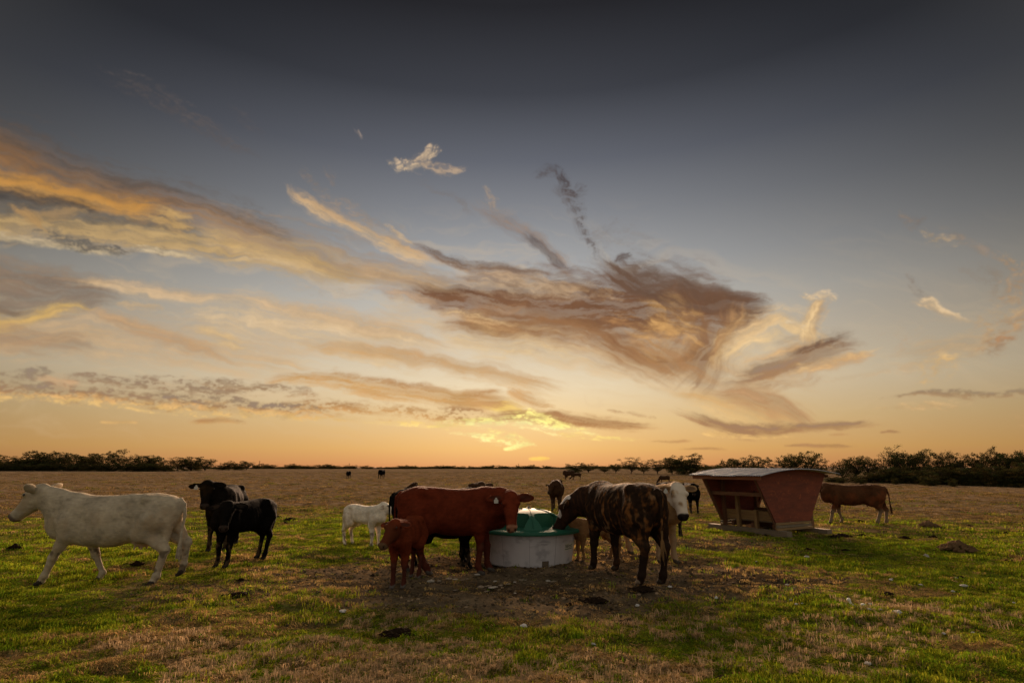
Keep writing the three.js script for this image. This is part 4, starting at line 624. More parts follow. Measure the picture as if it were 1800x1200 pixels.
    o.coat(c, { cup, x: x / len, y, z, who, h, s, front: h[1], toe: who === 'hoof' });
    col.push(c[0], c[1], c[2]); uv.push((x + z * 0.7) * s * 1.4, (y + z * 0.3) * s * 1.4);
  }
  const geo = new THREE.BufferGeometry();
  geo.setAttribute('position', new THREE.Float32BufferAttribute(pos, 3)); geo.setAttribute('color', new THREE.Float32BufferAttribute(col, 3)); geo.setAttribute('uv', new THREE.Float32BufferAttribute(uv, 2)); geo.setIndex(idx); geo.computeVertexNormals();
  const gp = geo.attributes.position, gn = geo.attributes.normal;   // slack skin, muscle and matted hair
  for (let i = 0; i < gp.count; i++) { const x = gp.getX(i), y = gp.getY(i), z = gp.getZ(i), a = form(x / len, y, Math.abs(z)) + (fbm3(x * 5 + s * 40, y * 5, z * 5, 3) - 0.5) * 0.03 + (fbm3(x * 16, y * 22, z * 22 + s * 9, 2) - 0.5) * 0.007 * (o.shag ?? 1); gp.setXYZ(i, (x + gn.getX(i) * a) * s, Math.max(0, y + gn.getY(i) * a) * s, (z + gn.getZ(i) * a) * s); }
  geo.computeVertexNormals();
  mesh('body', geo, hide(o.sheen ?? 0x222222), g);
  if (o.cell < 0.03) for (const e of [-1, 1]) { const m = mesh('eye', new THREE.SphereGeometry(0.021 * hs * s, 12, 8), eyeMaterial, g); m.position.set(...hp(0.152, 0.03, 0.1135 * e).map((q) => q * s)); }
  return g;
}
// coats: pigment of hair, skin and horn; noise gives patches and brindling
function set(c, a, k = 1) { c[0] = a[0] * k; c[1] = a[1] * k; c[2] = a[2] * k; }
function blend(c, a, t) { for (let k = 0; k < 3; k++) c[k] = mix(c[k], a[k], t); }
const HORN = [0.05, 0.04, 0.03];
function coatPlain(base, o = {}) {
  return (c, p) => {
    const hair = fbm3(p.x * 14, p.y * 70, p.z * 40, 2), n = fbm3(p.x * 7, p.y * 7, p.z * 7 + 3, 4), n2 = fbm3(p.x * 24 + 4, p.y * 24, p.z * 24, 3);
    set(c, base, 0.2 + 0.75 * n + 0.45 * n2 + 0.4 * hair);
    if (o.dirt) { blend(c, o.dirt, sm(0.5, 0.75, fbm3(p.x * 3 + 9, p.y * 4, p.z * 3, 4)) * 0.6); if (p.who === 'leg' || p.who === 'hoof') blend(c, o.dirt, sm(0.45, 0.65, fbm3(p.x * 9, p.y * 6 + 2, p.z * 9, 3)) * 0.55); }
    if (p.y < 0.5 && p.who === 'leg') blend(c, [0.06, 0.042, 0.025], sm(0.5, 0.62, fbm3(p.x * 11 + 5, p.y * 7, p.z * 11, 3) + 0.14 * (0.4 - p.y)) * 0.7);
    if (o.legs && (p.who === 'leg' || p.who === 'hoof') && p.y < 0.55) blend(c, o.legs, sm(0.6, 0.35, p.y));
    if (o.face && (p.who === 'head' || p.who === 'neck')) blend(c, o.face, sm(0.3, 0.5, fbm3(p.x * 6, p.y * 6, p.z * 6, 3) + 0.12) * (o.faceWide ? sm(-0.06, 0.0, p.h[0]) : sm(0.0, 0.2, p.h[0] + 0.1 * (n - 0.5))) * sm(-0.26, -0.16, p.h[1]));
    if (o.blaze && (p.who === 'head') && p.h[1] > -0.03 && Math.abs(p.h[2]) < 0.075 + 0.05 * (n - 0.5) && p.h[0] < 0.36) blend(c, o.blaze, 0.92);
    if (o.tailTip && p.who === 'switch') blend(c, o.tailTip, 0.85);
    if (p.who === 'udder' && o.udder) blend(c, o.udder, 0.8);
    if (p.who === 'ear' && o.ear) blend(c, o.ear, p.cup * 0.9);
    if ((p.who === 'head') && p.h[0] > 0.445) blend(c, o.muzzle ?? [0.03, 0.022, 0.018], sm(0.445, 0.475, p.h[0] + 0.01 * (n2 - 0.5)));
    if (p.who === 'head' && p.h[0] > 0.49 && p.h[1] > -0.05) blend(c, [0.008, 0.006, 0.005], sm(0.019, 0.010, Math.hypot(Math.abs(p.h[2]) - 0.044, (p.h[1] + 0.012) * 0.8)));
    if (p.toe) set(c, o.hoof ?? HORN, 0.7 + 0.6 * n2);
  };
}
function coatBrindle(c, p) {
  const warp = fbm3(p.x * 3 + 2, p.y * 3, p.z * 3, 3), st = fbm3(p.x * 22 + warp * 7, p.y * 4.5 + warp * 4, p.z * 16, 3), n2 = fbm3(p.x * 26 + 4, p.y * 26, p.z * 26, 3), big = fbm3(p.x * 4.5 + 31, p.y * 4.5, p.z * 4.5 + 8, 4);
  set(c, [0.020, 0.0105, 0.0058], 0.4 + 1.1 * n2);
  blend(c, [0.15, 0.056, 0.015], sm(0.5, 0.68, st * 0.75 + n2 * 0.25) * (0.25 + 0.75 * sm(0.38, 0.6, big)));
  blend(c, [0.21, 0.125, 0.065], sm(0.56, 0.72, big) * sm(0.42, 0.6, st) * 0.7 * (p.who === 'trunk' ? 1 : 0.25));
  if (p.who === 'leg' && p.y < 0.6) blend(c, [0.022, 0.013, 0.009], 0.6);
  if (p.who === 'head' || p.who === 'neck') blend(c, [0.026, 0.013, 0.009], 0.55);
  if (p.who === 'head' && p.h[1] > -0.035 && p.h[0] < 0.30 && p.h[0] > -0.06 && Math.abs(p.h[2]) < 0.098) blend(c, [0.5, 0.45, 0.4], 0.95);
  if (p.who === 'switch') blend(c, [0.15, 0.085, 0.035], 0.8);
  if (p.who === 'udder') blend(c, [0.11, 0.045, 0.03], 0.8);
  if (p.who === 'ear') blend(c, [0.16, 0.08, 0.03], p.cup * 0.6);
  if (p.who === 'head' && p.h[0] > 0.45) blend(c, [0.014, 0.01, 0.008], 0.9);
  if (p.toe) set(c, p.z < 0 && p.x < 0 ? [0.22, 0.16, 0.11] : HORN);
}
const COATS = {
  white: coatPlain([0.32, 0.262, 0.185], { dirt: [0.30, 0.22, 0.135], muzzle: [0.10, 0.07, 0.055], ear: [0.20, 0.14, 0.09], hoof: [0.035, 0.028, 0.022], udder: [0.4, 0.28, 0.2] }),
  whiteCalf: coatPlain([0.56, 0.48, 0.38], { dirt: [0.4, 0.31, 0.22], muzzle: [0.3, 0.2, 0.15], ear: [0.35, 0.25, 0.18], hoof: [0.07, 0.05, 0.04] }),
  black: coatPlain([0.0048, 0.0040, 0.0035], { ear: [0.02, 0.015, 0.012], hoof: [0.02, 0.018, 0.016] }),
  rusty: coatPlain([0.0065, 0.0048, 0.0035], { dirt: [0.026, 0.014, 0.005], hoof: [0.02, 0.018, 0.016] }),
  red: coatPlain([0.092, 0.0155, 0.0058], { ear: [0.05, 0.016, 0.01], muzzle: [0.2, 0.09, 0.05], legs: [0.07, 0.018, 0.01], hoof: [0.06, 0.05, 0.042], tailTip: [0.08, 0.02, 0.01] }),
  redCalf: coatPlain([0.115, 0.0215, 0.0075], { ear: [0.04, 0.014, 0.01], face: [0.075, 0.02, 0.008], muzzle: [0.09, 0.05, 0.025], legs: [0.055, 0.016, 0.01], hoof: [0.075, 0.062, 0.052] }),
  brindle: coatBrindle,
  tan: coatPlain([0.24, 0.14, 0.06], { dirt: [0.26, 0.18, 0.1], faceWide: true, face: [0.5, 0.42, 0.33], ear: [0.09, 0.05, 0.028], muzzle: [0.018, 0.014, 0.012], legs: [0.24, 0.16, 0.09], hoof: [0.05, 0.04, 0.03] }),
  tanCalf: coatPlain([0.19, 0.105, 0.045], { legs: [0.16, 0.09, 0.04], ear: [0.1, 0.06, 0.03] }),
  brown: coatPlain([0.036, 0.017, 0.0085], { dirt: [0.05, 0.026, 0.011], muzzle: [0.03, 0.018, 0.012] }),
  chestnut: coatPlain([0.06, 0.024, 0.010], { dirt: [0.13, 0.036, 0.012], legs: [0.17, 0.12, 0.075], muzzle: [0.03, 0.018, 0.012], tailTip: [0.05, 0.02, 0.01] }),
};
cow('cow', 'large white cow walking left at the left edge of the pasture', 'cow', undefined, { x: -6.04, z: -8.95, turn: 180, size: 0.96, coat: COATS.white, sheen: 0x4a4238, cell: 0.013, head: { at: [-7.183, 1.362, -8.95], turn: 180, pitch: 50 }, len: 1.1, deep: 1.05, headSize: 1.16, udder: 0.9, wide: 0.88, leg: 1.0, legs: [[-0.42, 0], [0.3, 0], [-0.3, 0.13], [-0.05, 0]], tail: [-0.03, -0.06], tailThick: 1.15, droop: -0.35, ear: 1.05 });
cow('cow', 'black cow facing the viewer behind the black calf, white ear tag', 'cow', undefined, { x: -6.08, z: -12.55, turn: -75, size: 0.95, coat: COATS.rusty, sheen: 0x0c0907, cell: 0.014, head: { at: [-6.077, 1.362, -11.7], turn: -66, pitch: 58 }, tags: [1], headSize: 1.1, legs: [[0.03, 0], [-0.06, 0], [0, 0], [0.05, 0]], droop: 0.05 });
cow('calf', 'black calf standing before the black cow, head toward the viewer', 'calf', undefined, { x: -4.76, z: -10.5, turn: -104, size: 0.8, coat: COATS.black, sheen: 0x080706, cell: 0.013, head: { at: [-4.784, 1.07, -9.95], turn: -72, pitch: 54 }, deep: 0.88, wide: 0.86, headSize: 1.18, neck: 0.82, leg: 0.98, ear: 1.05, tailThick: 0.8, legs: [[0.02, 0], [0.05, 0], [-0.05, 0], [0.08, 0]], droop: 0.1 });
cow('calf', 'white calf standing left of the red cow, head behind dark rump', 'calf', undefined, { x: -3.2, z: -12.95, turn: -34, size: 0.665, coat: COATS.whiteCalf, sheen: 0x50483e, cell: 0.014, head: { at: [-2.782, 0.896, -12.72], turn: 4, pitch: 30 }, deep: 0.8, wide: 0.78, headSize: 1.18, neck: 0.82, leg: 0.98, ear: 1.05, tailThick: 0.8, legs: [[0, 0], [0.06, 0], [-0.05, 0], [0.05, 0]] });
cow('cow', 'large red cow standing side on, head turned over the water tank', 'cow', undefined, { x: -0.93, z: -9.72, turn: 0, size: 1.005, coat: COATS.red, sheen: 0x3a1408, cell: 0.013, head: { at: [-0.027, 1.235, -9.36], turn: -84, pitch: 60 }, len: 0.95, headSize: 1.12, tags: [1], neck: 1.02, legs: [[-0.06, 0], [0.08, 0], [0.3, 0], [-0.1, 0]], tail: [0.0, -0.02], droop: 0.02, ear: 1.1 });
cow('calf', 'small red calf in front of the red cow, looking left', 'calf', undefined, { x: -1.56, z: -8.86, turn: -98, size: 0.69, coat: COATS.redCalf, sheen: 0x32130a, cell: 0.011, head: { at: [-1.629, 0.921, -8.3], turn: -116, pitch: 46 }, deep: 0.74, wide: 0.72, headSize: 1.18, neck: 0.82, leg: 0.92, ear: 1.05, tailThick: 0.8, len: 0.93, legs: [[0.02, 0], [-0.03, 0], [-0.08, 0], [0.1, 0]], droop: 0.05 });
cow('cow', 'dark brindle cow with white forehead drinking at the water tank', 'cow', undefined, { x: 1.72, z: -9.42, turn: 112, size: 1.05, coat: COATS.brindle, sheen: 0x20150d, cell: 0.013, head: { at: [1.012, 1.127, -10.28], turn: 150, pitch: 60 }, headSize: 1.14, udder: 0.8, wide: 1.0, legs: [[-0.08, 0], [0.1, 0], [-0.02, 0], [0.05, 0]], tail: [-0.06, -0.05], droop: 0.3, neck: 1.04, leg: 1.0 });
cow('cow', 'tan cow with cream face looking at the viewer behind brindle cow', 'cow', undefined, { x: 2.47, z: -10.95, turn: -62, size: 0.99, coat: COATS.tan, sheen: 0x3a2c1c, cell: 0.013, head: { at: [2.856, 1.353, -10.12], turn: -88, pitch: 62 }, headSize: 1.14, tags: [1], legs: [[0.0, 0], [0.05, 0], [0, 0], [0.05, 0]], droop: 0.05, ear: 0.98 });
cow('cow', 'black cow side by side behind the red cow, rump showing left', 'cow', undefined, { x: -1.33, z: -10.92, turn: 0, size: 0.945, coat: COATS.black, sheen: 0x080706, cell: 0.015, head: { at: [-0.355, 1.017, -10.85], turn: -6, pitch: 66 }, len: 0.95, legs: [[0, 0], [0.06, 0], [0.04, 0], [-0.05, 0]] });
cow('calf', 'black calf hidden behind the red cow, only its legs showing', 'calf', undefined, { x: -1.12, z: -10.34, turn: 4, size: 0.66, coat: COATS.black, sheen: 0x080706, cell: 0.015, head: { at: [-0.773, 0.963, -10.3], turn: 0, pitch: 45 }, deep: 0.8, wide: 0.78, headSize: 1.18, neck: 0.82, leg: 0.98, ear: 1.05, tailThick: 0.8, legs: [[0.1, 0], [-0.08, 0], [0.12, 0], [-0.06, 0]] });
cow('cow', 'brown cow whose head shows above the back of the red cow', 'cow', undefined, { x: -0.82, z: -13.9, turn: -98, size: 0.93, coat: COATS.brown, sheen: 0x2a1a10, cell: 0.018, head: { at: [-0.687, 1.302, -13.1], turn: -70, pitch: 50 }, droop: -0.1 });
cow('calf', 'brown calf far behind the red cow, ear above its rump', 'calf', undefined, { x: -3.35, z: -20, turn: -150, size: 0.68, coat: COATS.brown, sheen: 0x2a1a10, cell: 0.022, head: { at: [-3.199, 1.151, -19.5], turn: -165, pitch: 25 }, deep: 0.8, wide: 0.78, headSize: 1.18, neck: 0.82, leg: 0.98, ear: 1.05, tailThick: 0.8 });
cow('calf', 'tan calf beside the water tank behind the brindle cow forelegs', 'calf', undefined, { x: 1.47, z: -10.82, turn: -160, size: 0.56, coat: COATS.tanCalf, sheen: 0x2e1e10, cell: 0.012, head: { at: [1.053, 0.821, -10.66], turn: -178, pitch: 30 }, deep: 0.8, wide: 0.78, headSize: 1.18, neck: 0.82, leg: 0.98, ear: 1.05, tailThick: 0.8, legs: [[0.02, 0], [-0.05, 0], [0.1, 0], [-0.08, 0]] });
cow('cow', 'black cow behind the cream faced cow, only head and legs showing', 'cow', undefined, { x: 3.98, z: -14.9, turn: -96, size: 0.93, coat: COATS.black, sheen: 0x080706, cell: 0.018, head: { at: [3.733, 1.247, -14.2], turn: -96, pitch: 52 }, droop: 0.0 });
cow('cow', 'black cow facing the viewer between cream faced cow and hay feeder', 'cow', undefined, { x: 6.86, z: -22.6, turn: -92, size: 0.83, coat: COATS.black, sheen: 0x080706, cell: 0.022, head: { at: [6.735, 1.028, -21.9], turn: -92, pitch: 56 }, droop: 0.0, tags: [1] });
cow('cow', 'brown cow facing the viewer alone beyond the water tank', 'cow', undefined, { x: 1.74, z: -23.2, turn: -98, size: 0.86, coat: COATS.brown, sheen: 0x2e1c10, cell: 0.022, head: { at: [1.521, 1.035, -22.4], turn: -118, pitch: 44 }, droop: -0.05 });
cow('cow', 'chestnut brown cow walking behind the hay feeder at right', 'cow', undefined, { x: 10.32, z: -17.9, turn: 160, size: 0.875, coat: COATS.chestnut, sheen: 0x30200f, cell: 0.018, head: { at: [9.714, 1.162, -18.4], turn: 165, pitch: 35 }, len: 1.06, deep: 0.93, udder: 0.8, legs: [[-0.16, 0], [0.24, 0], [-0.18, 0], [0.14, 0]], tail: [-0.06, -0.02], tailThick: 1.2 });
cow('cow', 'tiny far black cow on the dry field, leftmost of the far cattle', 'cow', 'far cattle in the dry field', { x: -25.6, z: -91.5, turn: -60, size: 0.85, coat: COATS.black, sheen: 0x080706, cell: 0.05, head: { at: [-25.614, 0.698, -91], turn: -70, pitch: 50 } });
cow('cow', 'tiny far black cow seen from behind, second of the far cattle', 'cow', 'far cattle in the dry field', { x: -20.4, z: -91.5, turn: 80, size: 1.05, coat: COATS.black, sheen: 0x080706, cell: 0.05, head: { at: [-20.613, 0.771, -92.4], turn: 80, pitch: 60 } });
cow('cow', 'tiny far brown cow with a calf beyond the brown cow', 'cow', 'far cattle in the dry field', { x: 8, z: -82.8, turn: -160, size: 0.95, coat: COATS.brown, sheen: 0x22150c, cell: 0.05, head: { at: [7.8, 0.629, -82.6], turn: -150, pitch: 45 } });
cow('calf', 'tiny far brown calf following the far brown cow', 'calf', 'far cattle in the dry field', { x: 9, z: -81.8, turn: 170, size: 0.7, coat: COATS.brown, sheen: 0x22150c, cell: 0.05, head: { at: [8.277, 0.407, -81.8], turn: 180, pitch: 40 }, deep: 0.8, wide: 0.78, headSize: 1.18, neck: 0.82, leg: 0.98, ear: 1.05, tailThick: 0.8 });
cow('cow', 'tiny far dark cow grazing beyond the cream faced cow', 'cow', 'far cattle in the dry field', { x: 16.8, z: -64.5, turn: 175, size: 0.62, coat: COATS.brown, sheen: 0x22150c, cell: 0.05, head: { at: [15.906, 0.061, -64.5], turn: 180, pitch: 72 } });


// ---------- water tank with its green drinking lid ----------
{
  const t = thing('water_tank', 0.31, -10.92, 0, 'round off white water tank with green domed lid among the cattle', 'water tank');
  t.position.y -= 0.01;
  const streak = grainTexture(512, (u, v) => { const s = wrapNoise(u, v * 0.12, 64, 3), b = wrapFbm(u, v, 6, 5, 12), d = wrapFbm(u, v * 0.5, 24, 4, 31); const k = 0.74 + 0.2 * b + 0.1 * s; const g = sm(0.62, 0.8, d) * 0.3; return [k - g, (k - g) * 0.985, (k - g) * 0.975]; });
  const plastic = new THREE.MeshStandardMaterial({ color: rgb(0.5, 0.47, 0.475), roughness: 0.62, map: streak });
  const ev = new Evaluator(); ev.attributes = ['position', 'normal', 'uv']; ev.useGroups = false;
  const wall = new Brush(new THREE.LatheGeometry([[0.70, 0.02], [0.765, 0.0], [0.778, 0.03], [0.822, 0.35], [0.85, 0.56], [0.82, 0.56], [0.79, 0.30], [0.745, 0.06], [0.70, 0.02]].map(([r, y]) => new THREE.Vector2(r, y)), 96)); wall.updateMatrixWorld();
  let cut = wall;
  const at = (deg, r, y, g) => { const b = new Brush(g); b.position.set(Math.sin(deg * Math.PI / 180) * r, y, Math.cos(deg * Math.PI / 180) * r); b.rotation.y = deg * Math.PI / 180; b.updateMatrixWorld(); return b; };
  cut = ev.evaluate(cut, at(19, 0.795, 0.07, new THREE.BoxGeometry(0.125, 0.095, 0.05)), SUBTRACTION); cut.updateMatrixWorld();
  cut = ev.evaluate(cut, at(7.5, 0.785, 0.0, new THREE.CylinderGeometry(0.055, 0.055, 0.07, 20).rotateX(Math.PI / 2)), SUBTRACTION); cut.updateMatrixWorld();
  cut = ev.evaluate(cut, at(-62, 0.795, 0.07, new THREE.BoxGeometry(0.12, 0.10, 0.05)), SUBTRACTION);
  mesh('tank_wall', cut.geometry, plastic, t);
  tag(mesh('outlet_cover', new THREE.BoxGeometry(0.118, 0.088, 0.01).translate(0, 0, 0), mat(0.11, 0.08, 0.055, 0.9), t), 'brown outlet cover near the foot of the tank').position.set(Math.sin(19 * Math.PI / 180) * 0.775, 0.07, Math.cos(19 * Math.PI / 180) * 0.775);
  t.children[t.children.length - 1].rotation.y = 19 * Math.PI / 180;
  mesh('floor_plate', new THREE.CylinderGeometry(0.735, 0.735, 0.02, 64).translate(0, 0.03, 0), plastic, t);
  const water = mesh('water', new THREE.CircleGeometry(0.795, 64).rotateX(-Math.PI / 2).translate(0, 0.42, 0), new THREE.MeshPhysicalMaterial({ color: rgb(0.02, 0.03, 0.025), roughness: 0.04 }), t);
  const seamMat = mat(0.2, 0.18, 0.17, 0.8);
  for (const deg of [-35, -1, 32, -72]) { const s = mesh('seam', new THREE.BoxGeometry(0.004, 0.5, 0.005), seamMat, t); s.position.set(Math.sin(deg * Math.PI / 180) * 0.8125, 0.28, Math.cos(deg * Math.PI / 180) * 0.8125); s.rotation.order = 'YXZ'; s.rotation.set(0.134, deg * Math.PI / 180, 0); }
  mesh('moulded_band', new THREE.TorusGeometry(0.829, 0.005, 6, 96).rotateX(Math.PI / 2).translate(0, 0.41, 0), plastic, t);
  // label
  const cv = document.createElement('canvas'); cv.width = 512; cv.height = 128; const g2 = cv.getContext('2d');
  g2.fillStyle = '#b9b7a8'; g2.fillRect(0, 0, 512, 128); g2.fillStyle = '#17241c'; g2.font = 'bold 92px sans-serif'; g2.save(); g2.scale(0.78, 1); g2.fillText('West', 14, 80); g2.restore(); for (let k = 0; k < 15; k++) g2.fillRect(12 + k * 12.2, 93 + (k % 3), 8 + (k % 4), 20 - (k % 3) * 2);
  const lt = new THREE.CanvasTexture(cv); lt.colorSpace = THREE.SRGBColorSpace;
  tag(mesh('label', new THREE.CylinderGeometry(0.828, 0.8125, 0.115, 32, 1, true, 47 * Math.PI / 180, 54 * Math.PI / 180).translate(0, 0.315, 0), new THREE.MeshStandardMaterial({ map: lt, roughness: 0.6, side: THREE.DoubleSide }), t), 'pale label with dark lettering on the tank side');
  // lid
  const lidMat = new THREE.MeshPhysicalMaterial({ color: rgb(0.009, 0.08, 0.045), roughness: 0.62, specularIntensity: 0.6, bumpMap: streak, bumpScale: 0.002 });
  mesh('lid_rim', new THREE.LatheGeometry([[0.78, 0.585], [0.90, 0.575], [0.925, 0.56], [0.935, 0.535], [0.945, 0.54], [0.945, 0.575], [0.925, 0.6], [0.80, 0.618], [0.78, 0.6]].map(([r, y]) => new THREE.Vector2(r, y)), 96), lidMat, t);
  const dome = new Brush(new THREE.LatheGeometry([[0.0, 0.585], [0.80, 0.585], [0.80, 0.61], [0.775, 0.64], [0.70, 0.715], [0.60, 0.785], [0.46, 0.85], [0.30, 0.895], [0.14, 0.918], [0.0, 0.925]].map(([r, y]) => new THREE.Vector2(r, y)), 96)); dome.updateMatrixWorld();
  const hex = new THREE.Shape(); hex.moveTo(-0.24, -0.12); hex.lineTo(0.24, -0.12); hex.lineTo(0.24, 0.06); hex.lineTo(0.14, 0.155); hex.lineTo(-0.14, 0.155); hex.lineTo(-0.24, 0.06);
  let d = dome; for (let k = 0; k < 6; k++) { d = ev.evaluate(d, at(-26 + 60 * k, 0.40, 0.74, new THREE.ExtrudeGeometry(hex, { depth: 0.6, bevelEnabled: false })), SUBTRACTION); d.updateMatrixWorld(); }
  const lid = mesh('lid_dome', d.geometry, lidMat, t);
  const ridge = lidMat;
  for (let k = 0; k < 6; k++) { const pts = [[0.77, 0.65], [0.70, 0.72], [0.60, 0.79], [0.46, 0.855], [0.30, 0.90], [0.14, 0.923]].map(([r, y]) => new THREE.Vector3(r, y, 0)); const m = mesh('rib', new THREE.TubeGeometry(new THREE.CatmullRomCurve3(pts), 16, 0.008, 6), ridge, lid); m.rotation.y = (-26 + 30 + 60 * k - 90) * Math.PI / 180; }
  mesh('knob', new THREE.LatheGeometry([[0, 0.92], [0.05, 0.92], [0.05, 0.935], [0.02, 0.94], [0.018, 0.965], [0, 0.968]].map(([r, y]) => new THREE.Vector2(r, y)), 16), mat(0.015, 0.015, 0.015, 0.6), lid);
}
// ---------- roofed hay feeder on skids ----------
{
  const turn = 28.7 * Math.PI / 180, t = thing('hay_feeder', 6.73, -14.79, turn, 'red wooden hay feeder with curved tin roof standing on skids', 'hay feeder');
  const woodGrain = (seed, f) => grainTexture(256, (u, v) => { const g = wrapFbm(u * 0.25, v, 32, 4, seed), s = wrapFbm(u, v, 8, 4, seed + 5); return f(0.45 + 0.6 * g + 0.25 * (s - 0.5), s, u, v); });
  const redMap = woodGrain(3, (k, s, u, v) => { const wear = sm(0.66, 0.76, wrapFbm(u, v * 1.0, 26, 4, 44)) * sm(0.75, 0.5, Math.abs(v - 0.35)); return [mix(k, 1.9, wear * 0.5), mix(k * 0.95, 3.6, wear * 0.25), mix(k * 0.95, 3.0, wear * 0.25)].map((q) => q * 0.5); });
  const red = new THREE.MeshStandardMaterial({ color: rgb(0.36, 0.066, 0.0155), map: redMap, roughness: 0.8, bumpMap: redMap, bumpScale: 0.002 });
  const lumberMap = woodGrain(7, (k) => k * 0.8), lumber = new THREE.MeshStandardMaterial({ color: rgb(0.32, 0.185, 0.07), map: lumberMap, roughness: 0.85, bumpMap: lumberMap, bumpScale: 0.003 });
  const darkLumber = new THREE.MeshStandardMaterial({ color: rgb(0.20, 0.085, 0.035), map: lumberMap, roughness: 0.9 }), greyLumber = new THREE.MeshStandardMaterial({ color: rgb(0.24, 0.175, 0.11), map: lumberMap, roughness: 0.95, bumpMap: lumberMap, bumpScale: 0.005 }), orange = new THREE.MeshStandardMaterial({ color: rgb(0.28, 0.085, 0.022), map: lumberMap, roughness: 0.85 });
  const bar = (name, x0, x1, y0, y1, s0, s1, m) => { const g = new THREE.BoxGeometry(x1 - x0, y1 - y0, s1 - s0), uv = g.attributes.uv; const L = Math.max(x1 - x0, y1 - y0, s1 - s0); for (let i = 0; i < uv.count; i++) uv.setXY(i, uv.getX(i) * L * 0.8 + x0, uv.getY(i) * 0.35 + y0 + s0); const o = mesh(name, g, m, t); o.position.set((x0 + x1) / 2, (y0 + y1) / 2, -(s0 + s1) / 2); return o; };
  const plank = (name, a, b, w, th, m) => { const A = new THREE.Vector3(...a), B = new THREE.Vector3(...b), L = A.distanceTo(B), g = new THREE.BoxGeometry(w, L, th), o = mesh(name, g, m, t); o.position.copy(A).add(B).multiplyScalar(0.5); o.quaternion.setFromUnitVectors(new THREE.Vector3(0, 1, 0), B.clone().sub(A).normalize()); return o; };
  const roofY = (x) => 1.475 + 0.165 * (1 - ((x - 0.68) / 1.62) ** 2);
  // skids
  bar('skid', -0.13, 0.06, 0.0, 0.14, -0.2, 2.28, greyLumber); bar('skid', 1.24, 1.43, 0.0, 0.14, -0.34, 2.15, greyLumber);
  // end panels, flaring upward, cut to the curve of the roof
  for (const s of [0.06, 1.8]) {
    const sh = new THREE.Shape(); sh.moveTo(-0.16, 0.335); sh.lineTo(1.2, 0.335); sh.lineTo(2.04, roofY(2.04) - 0.02); for (let k = 1; k < 12; k++) { const x = mix(2.04, -0.8, k / 12); sh.lineTo(x, roofY(x) - 0.02); } sh.lineTo(-0.8, roofY(-0.8) - 0.02);
    const g = new THREE.ExtrudeGeometry(sh, { depth: 0.02, bevelEnabled: false }), uv = g.attributes.uv; for (let i = 0; i < uv.count; i++) uv.setXY(i, uv.getX(i) * 0.45, uv.getY(i) * 0.6);
    const p = mesh('end_panel', g, red, t); p.position.z = -s - 0.02;
    tag(p, s < 1 ? 'scuffed red plywood end panel' : 'red plywood panel at the far end');
    const z = s < 1 ? -s - 0.05 : -s + 0.03;
    plank('edge_board', [-0.13, 0.29, z], [-0.76, roofY(-0.76) - 0.04, z], 0.07, 0.035, darkLumber); plank('edge_board', [1.17, 0.29, z], [2.0, roofY(2.0) - 0.04, z], 0.07, 0.035, darkLumber);
    for (const [y, m] of [[0.142, lumber], [0.207, greyLumber], [0.272, lumber]]) bar('base_plank', -0.15, 1.27 - (y > 0.2 ? 0.04 : 0), y, y + 0.057, s - 0.014 + (y > 0.2 ? (y > 0.25 ? 0.012 : 0.006) : 0), s + 0.02, m);
  }
  // posts along the open side, and their partners behind
  for (const [s, top] of [[1.77, 1.46], [1.3, 1.0], [0.74, 0.6], [0.12, 0.56]]) { bar('post', -0.06, 0.03, 0.14, top, s - 0.045, s + 0.045, s > 1.7 ? darkLumber : lumber); bar('post', 1.27, 1.36, 0.14, Math.min(top, 1.0), s - 0.045, s + 0.045, darkLumber); }
  // hay trough
  for (const x of [0.03, 1.24]) { bar('trough_board', x, x + 0.028, 0.335, 0.455, 0.1, 1.79, lumber); bar('trough_board', x, x + 0.03, 0.459, 0.575, 0.1, 1.79, lumber); }
  for (let k = 0; k < 6; k++) bar('floor_board', 0.065 + k * 0.195, 0.065 + k * 0.195 + 0.188, 0.30, 0.33, 0.1, 1.79, greyLumber);
  for (const s of [0.3, 0.95, 1.6]) bar('cross_beam', 0.07, 1.23, 0.145, 0.265, s - 0.04, s + 0.04, darkLumber);
  // rails, plates and rafters
  bar('rail', -0.44, -0.40, 0.96, 1.05, 0.09, 1.79, darkLumber); bar('rail', 1.66, 1.70, 0.96, 1.05, 0.09, 1.79, darkLumber);
  tag(bar('fascia_board', -0.88, -0.845, roofY(-0.86) - 0.115, roofY(-0.86) - 0.02, -0.17, 2.02, orange), 'orange brown board under the roof edge'); bar('fascia_board', 2.12, 2.155, roofY(2.14) - 0.09, roofY(2.14) - 0.02, 0.05, 2.02, darkLumber);
  for (const s of [0.66, 1.26]) { for (let k = 0; k < 6; k++) { const a = mix(-0.82, 2.18, k / 6), b = mix(-0.82, 2.18, (k + 1) / 6); plank('rafter', [a, roofY(a) - 0.06, -s], [b, roofY(b) - 0.06, -s], 0.06, 0.035, darkLumber); } }
  // corrugated sheets
  const tin = new THREE.MeshStandardMaterial({ color: rgb(0.4, 0.4, 0.42), metalness: 0.55, roughness: 0.5, map: grainTexture(256, (u, v) => 0.78 + 0.4 * (wrapFbm(u, v, 6, 4, 77) - 0.4)), side: THREE.DoubleSide });
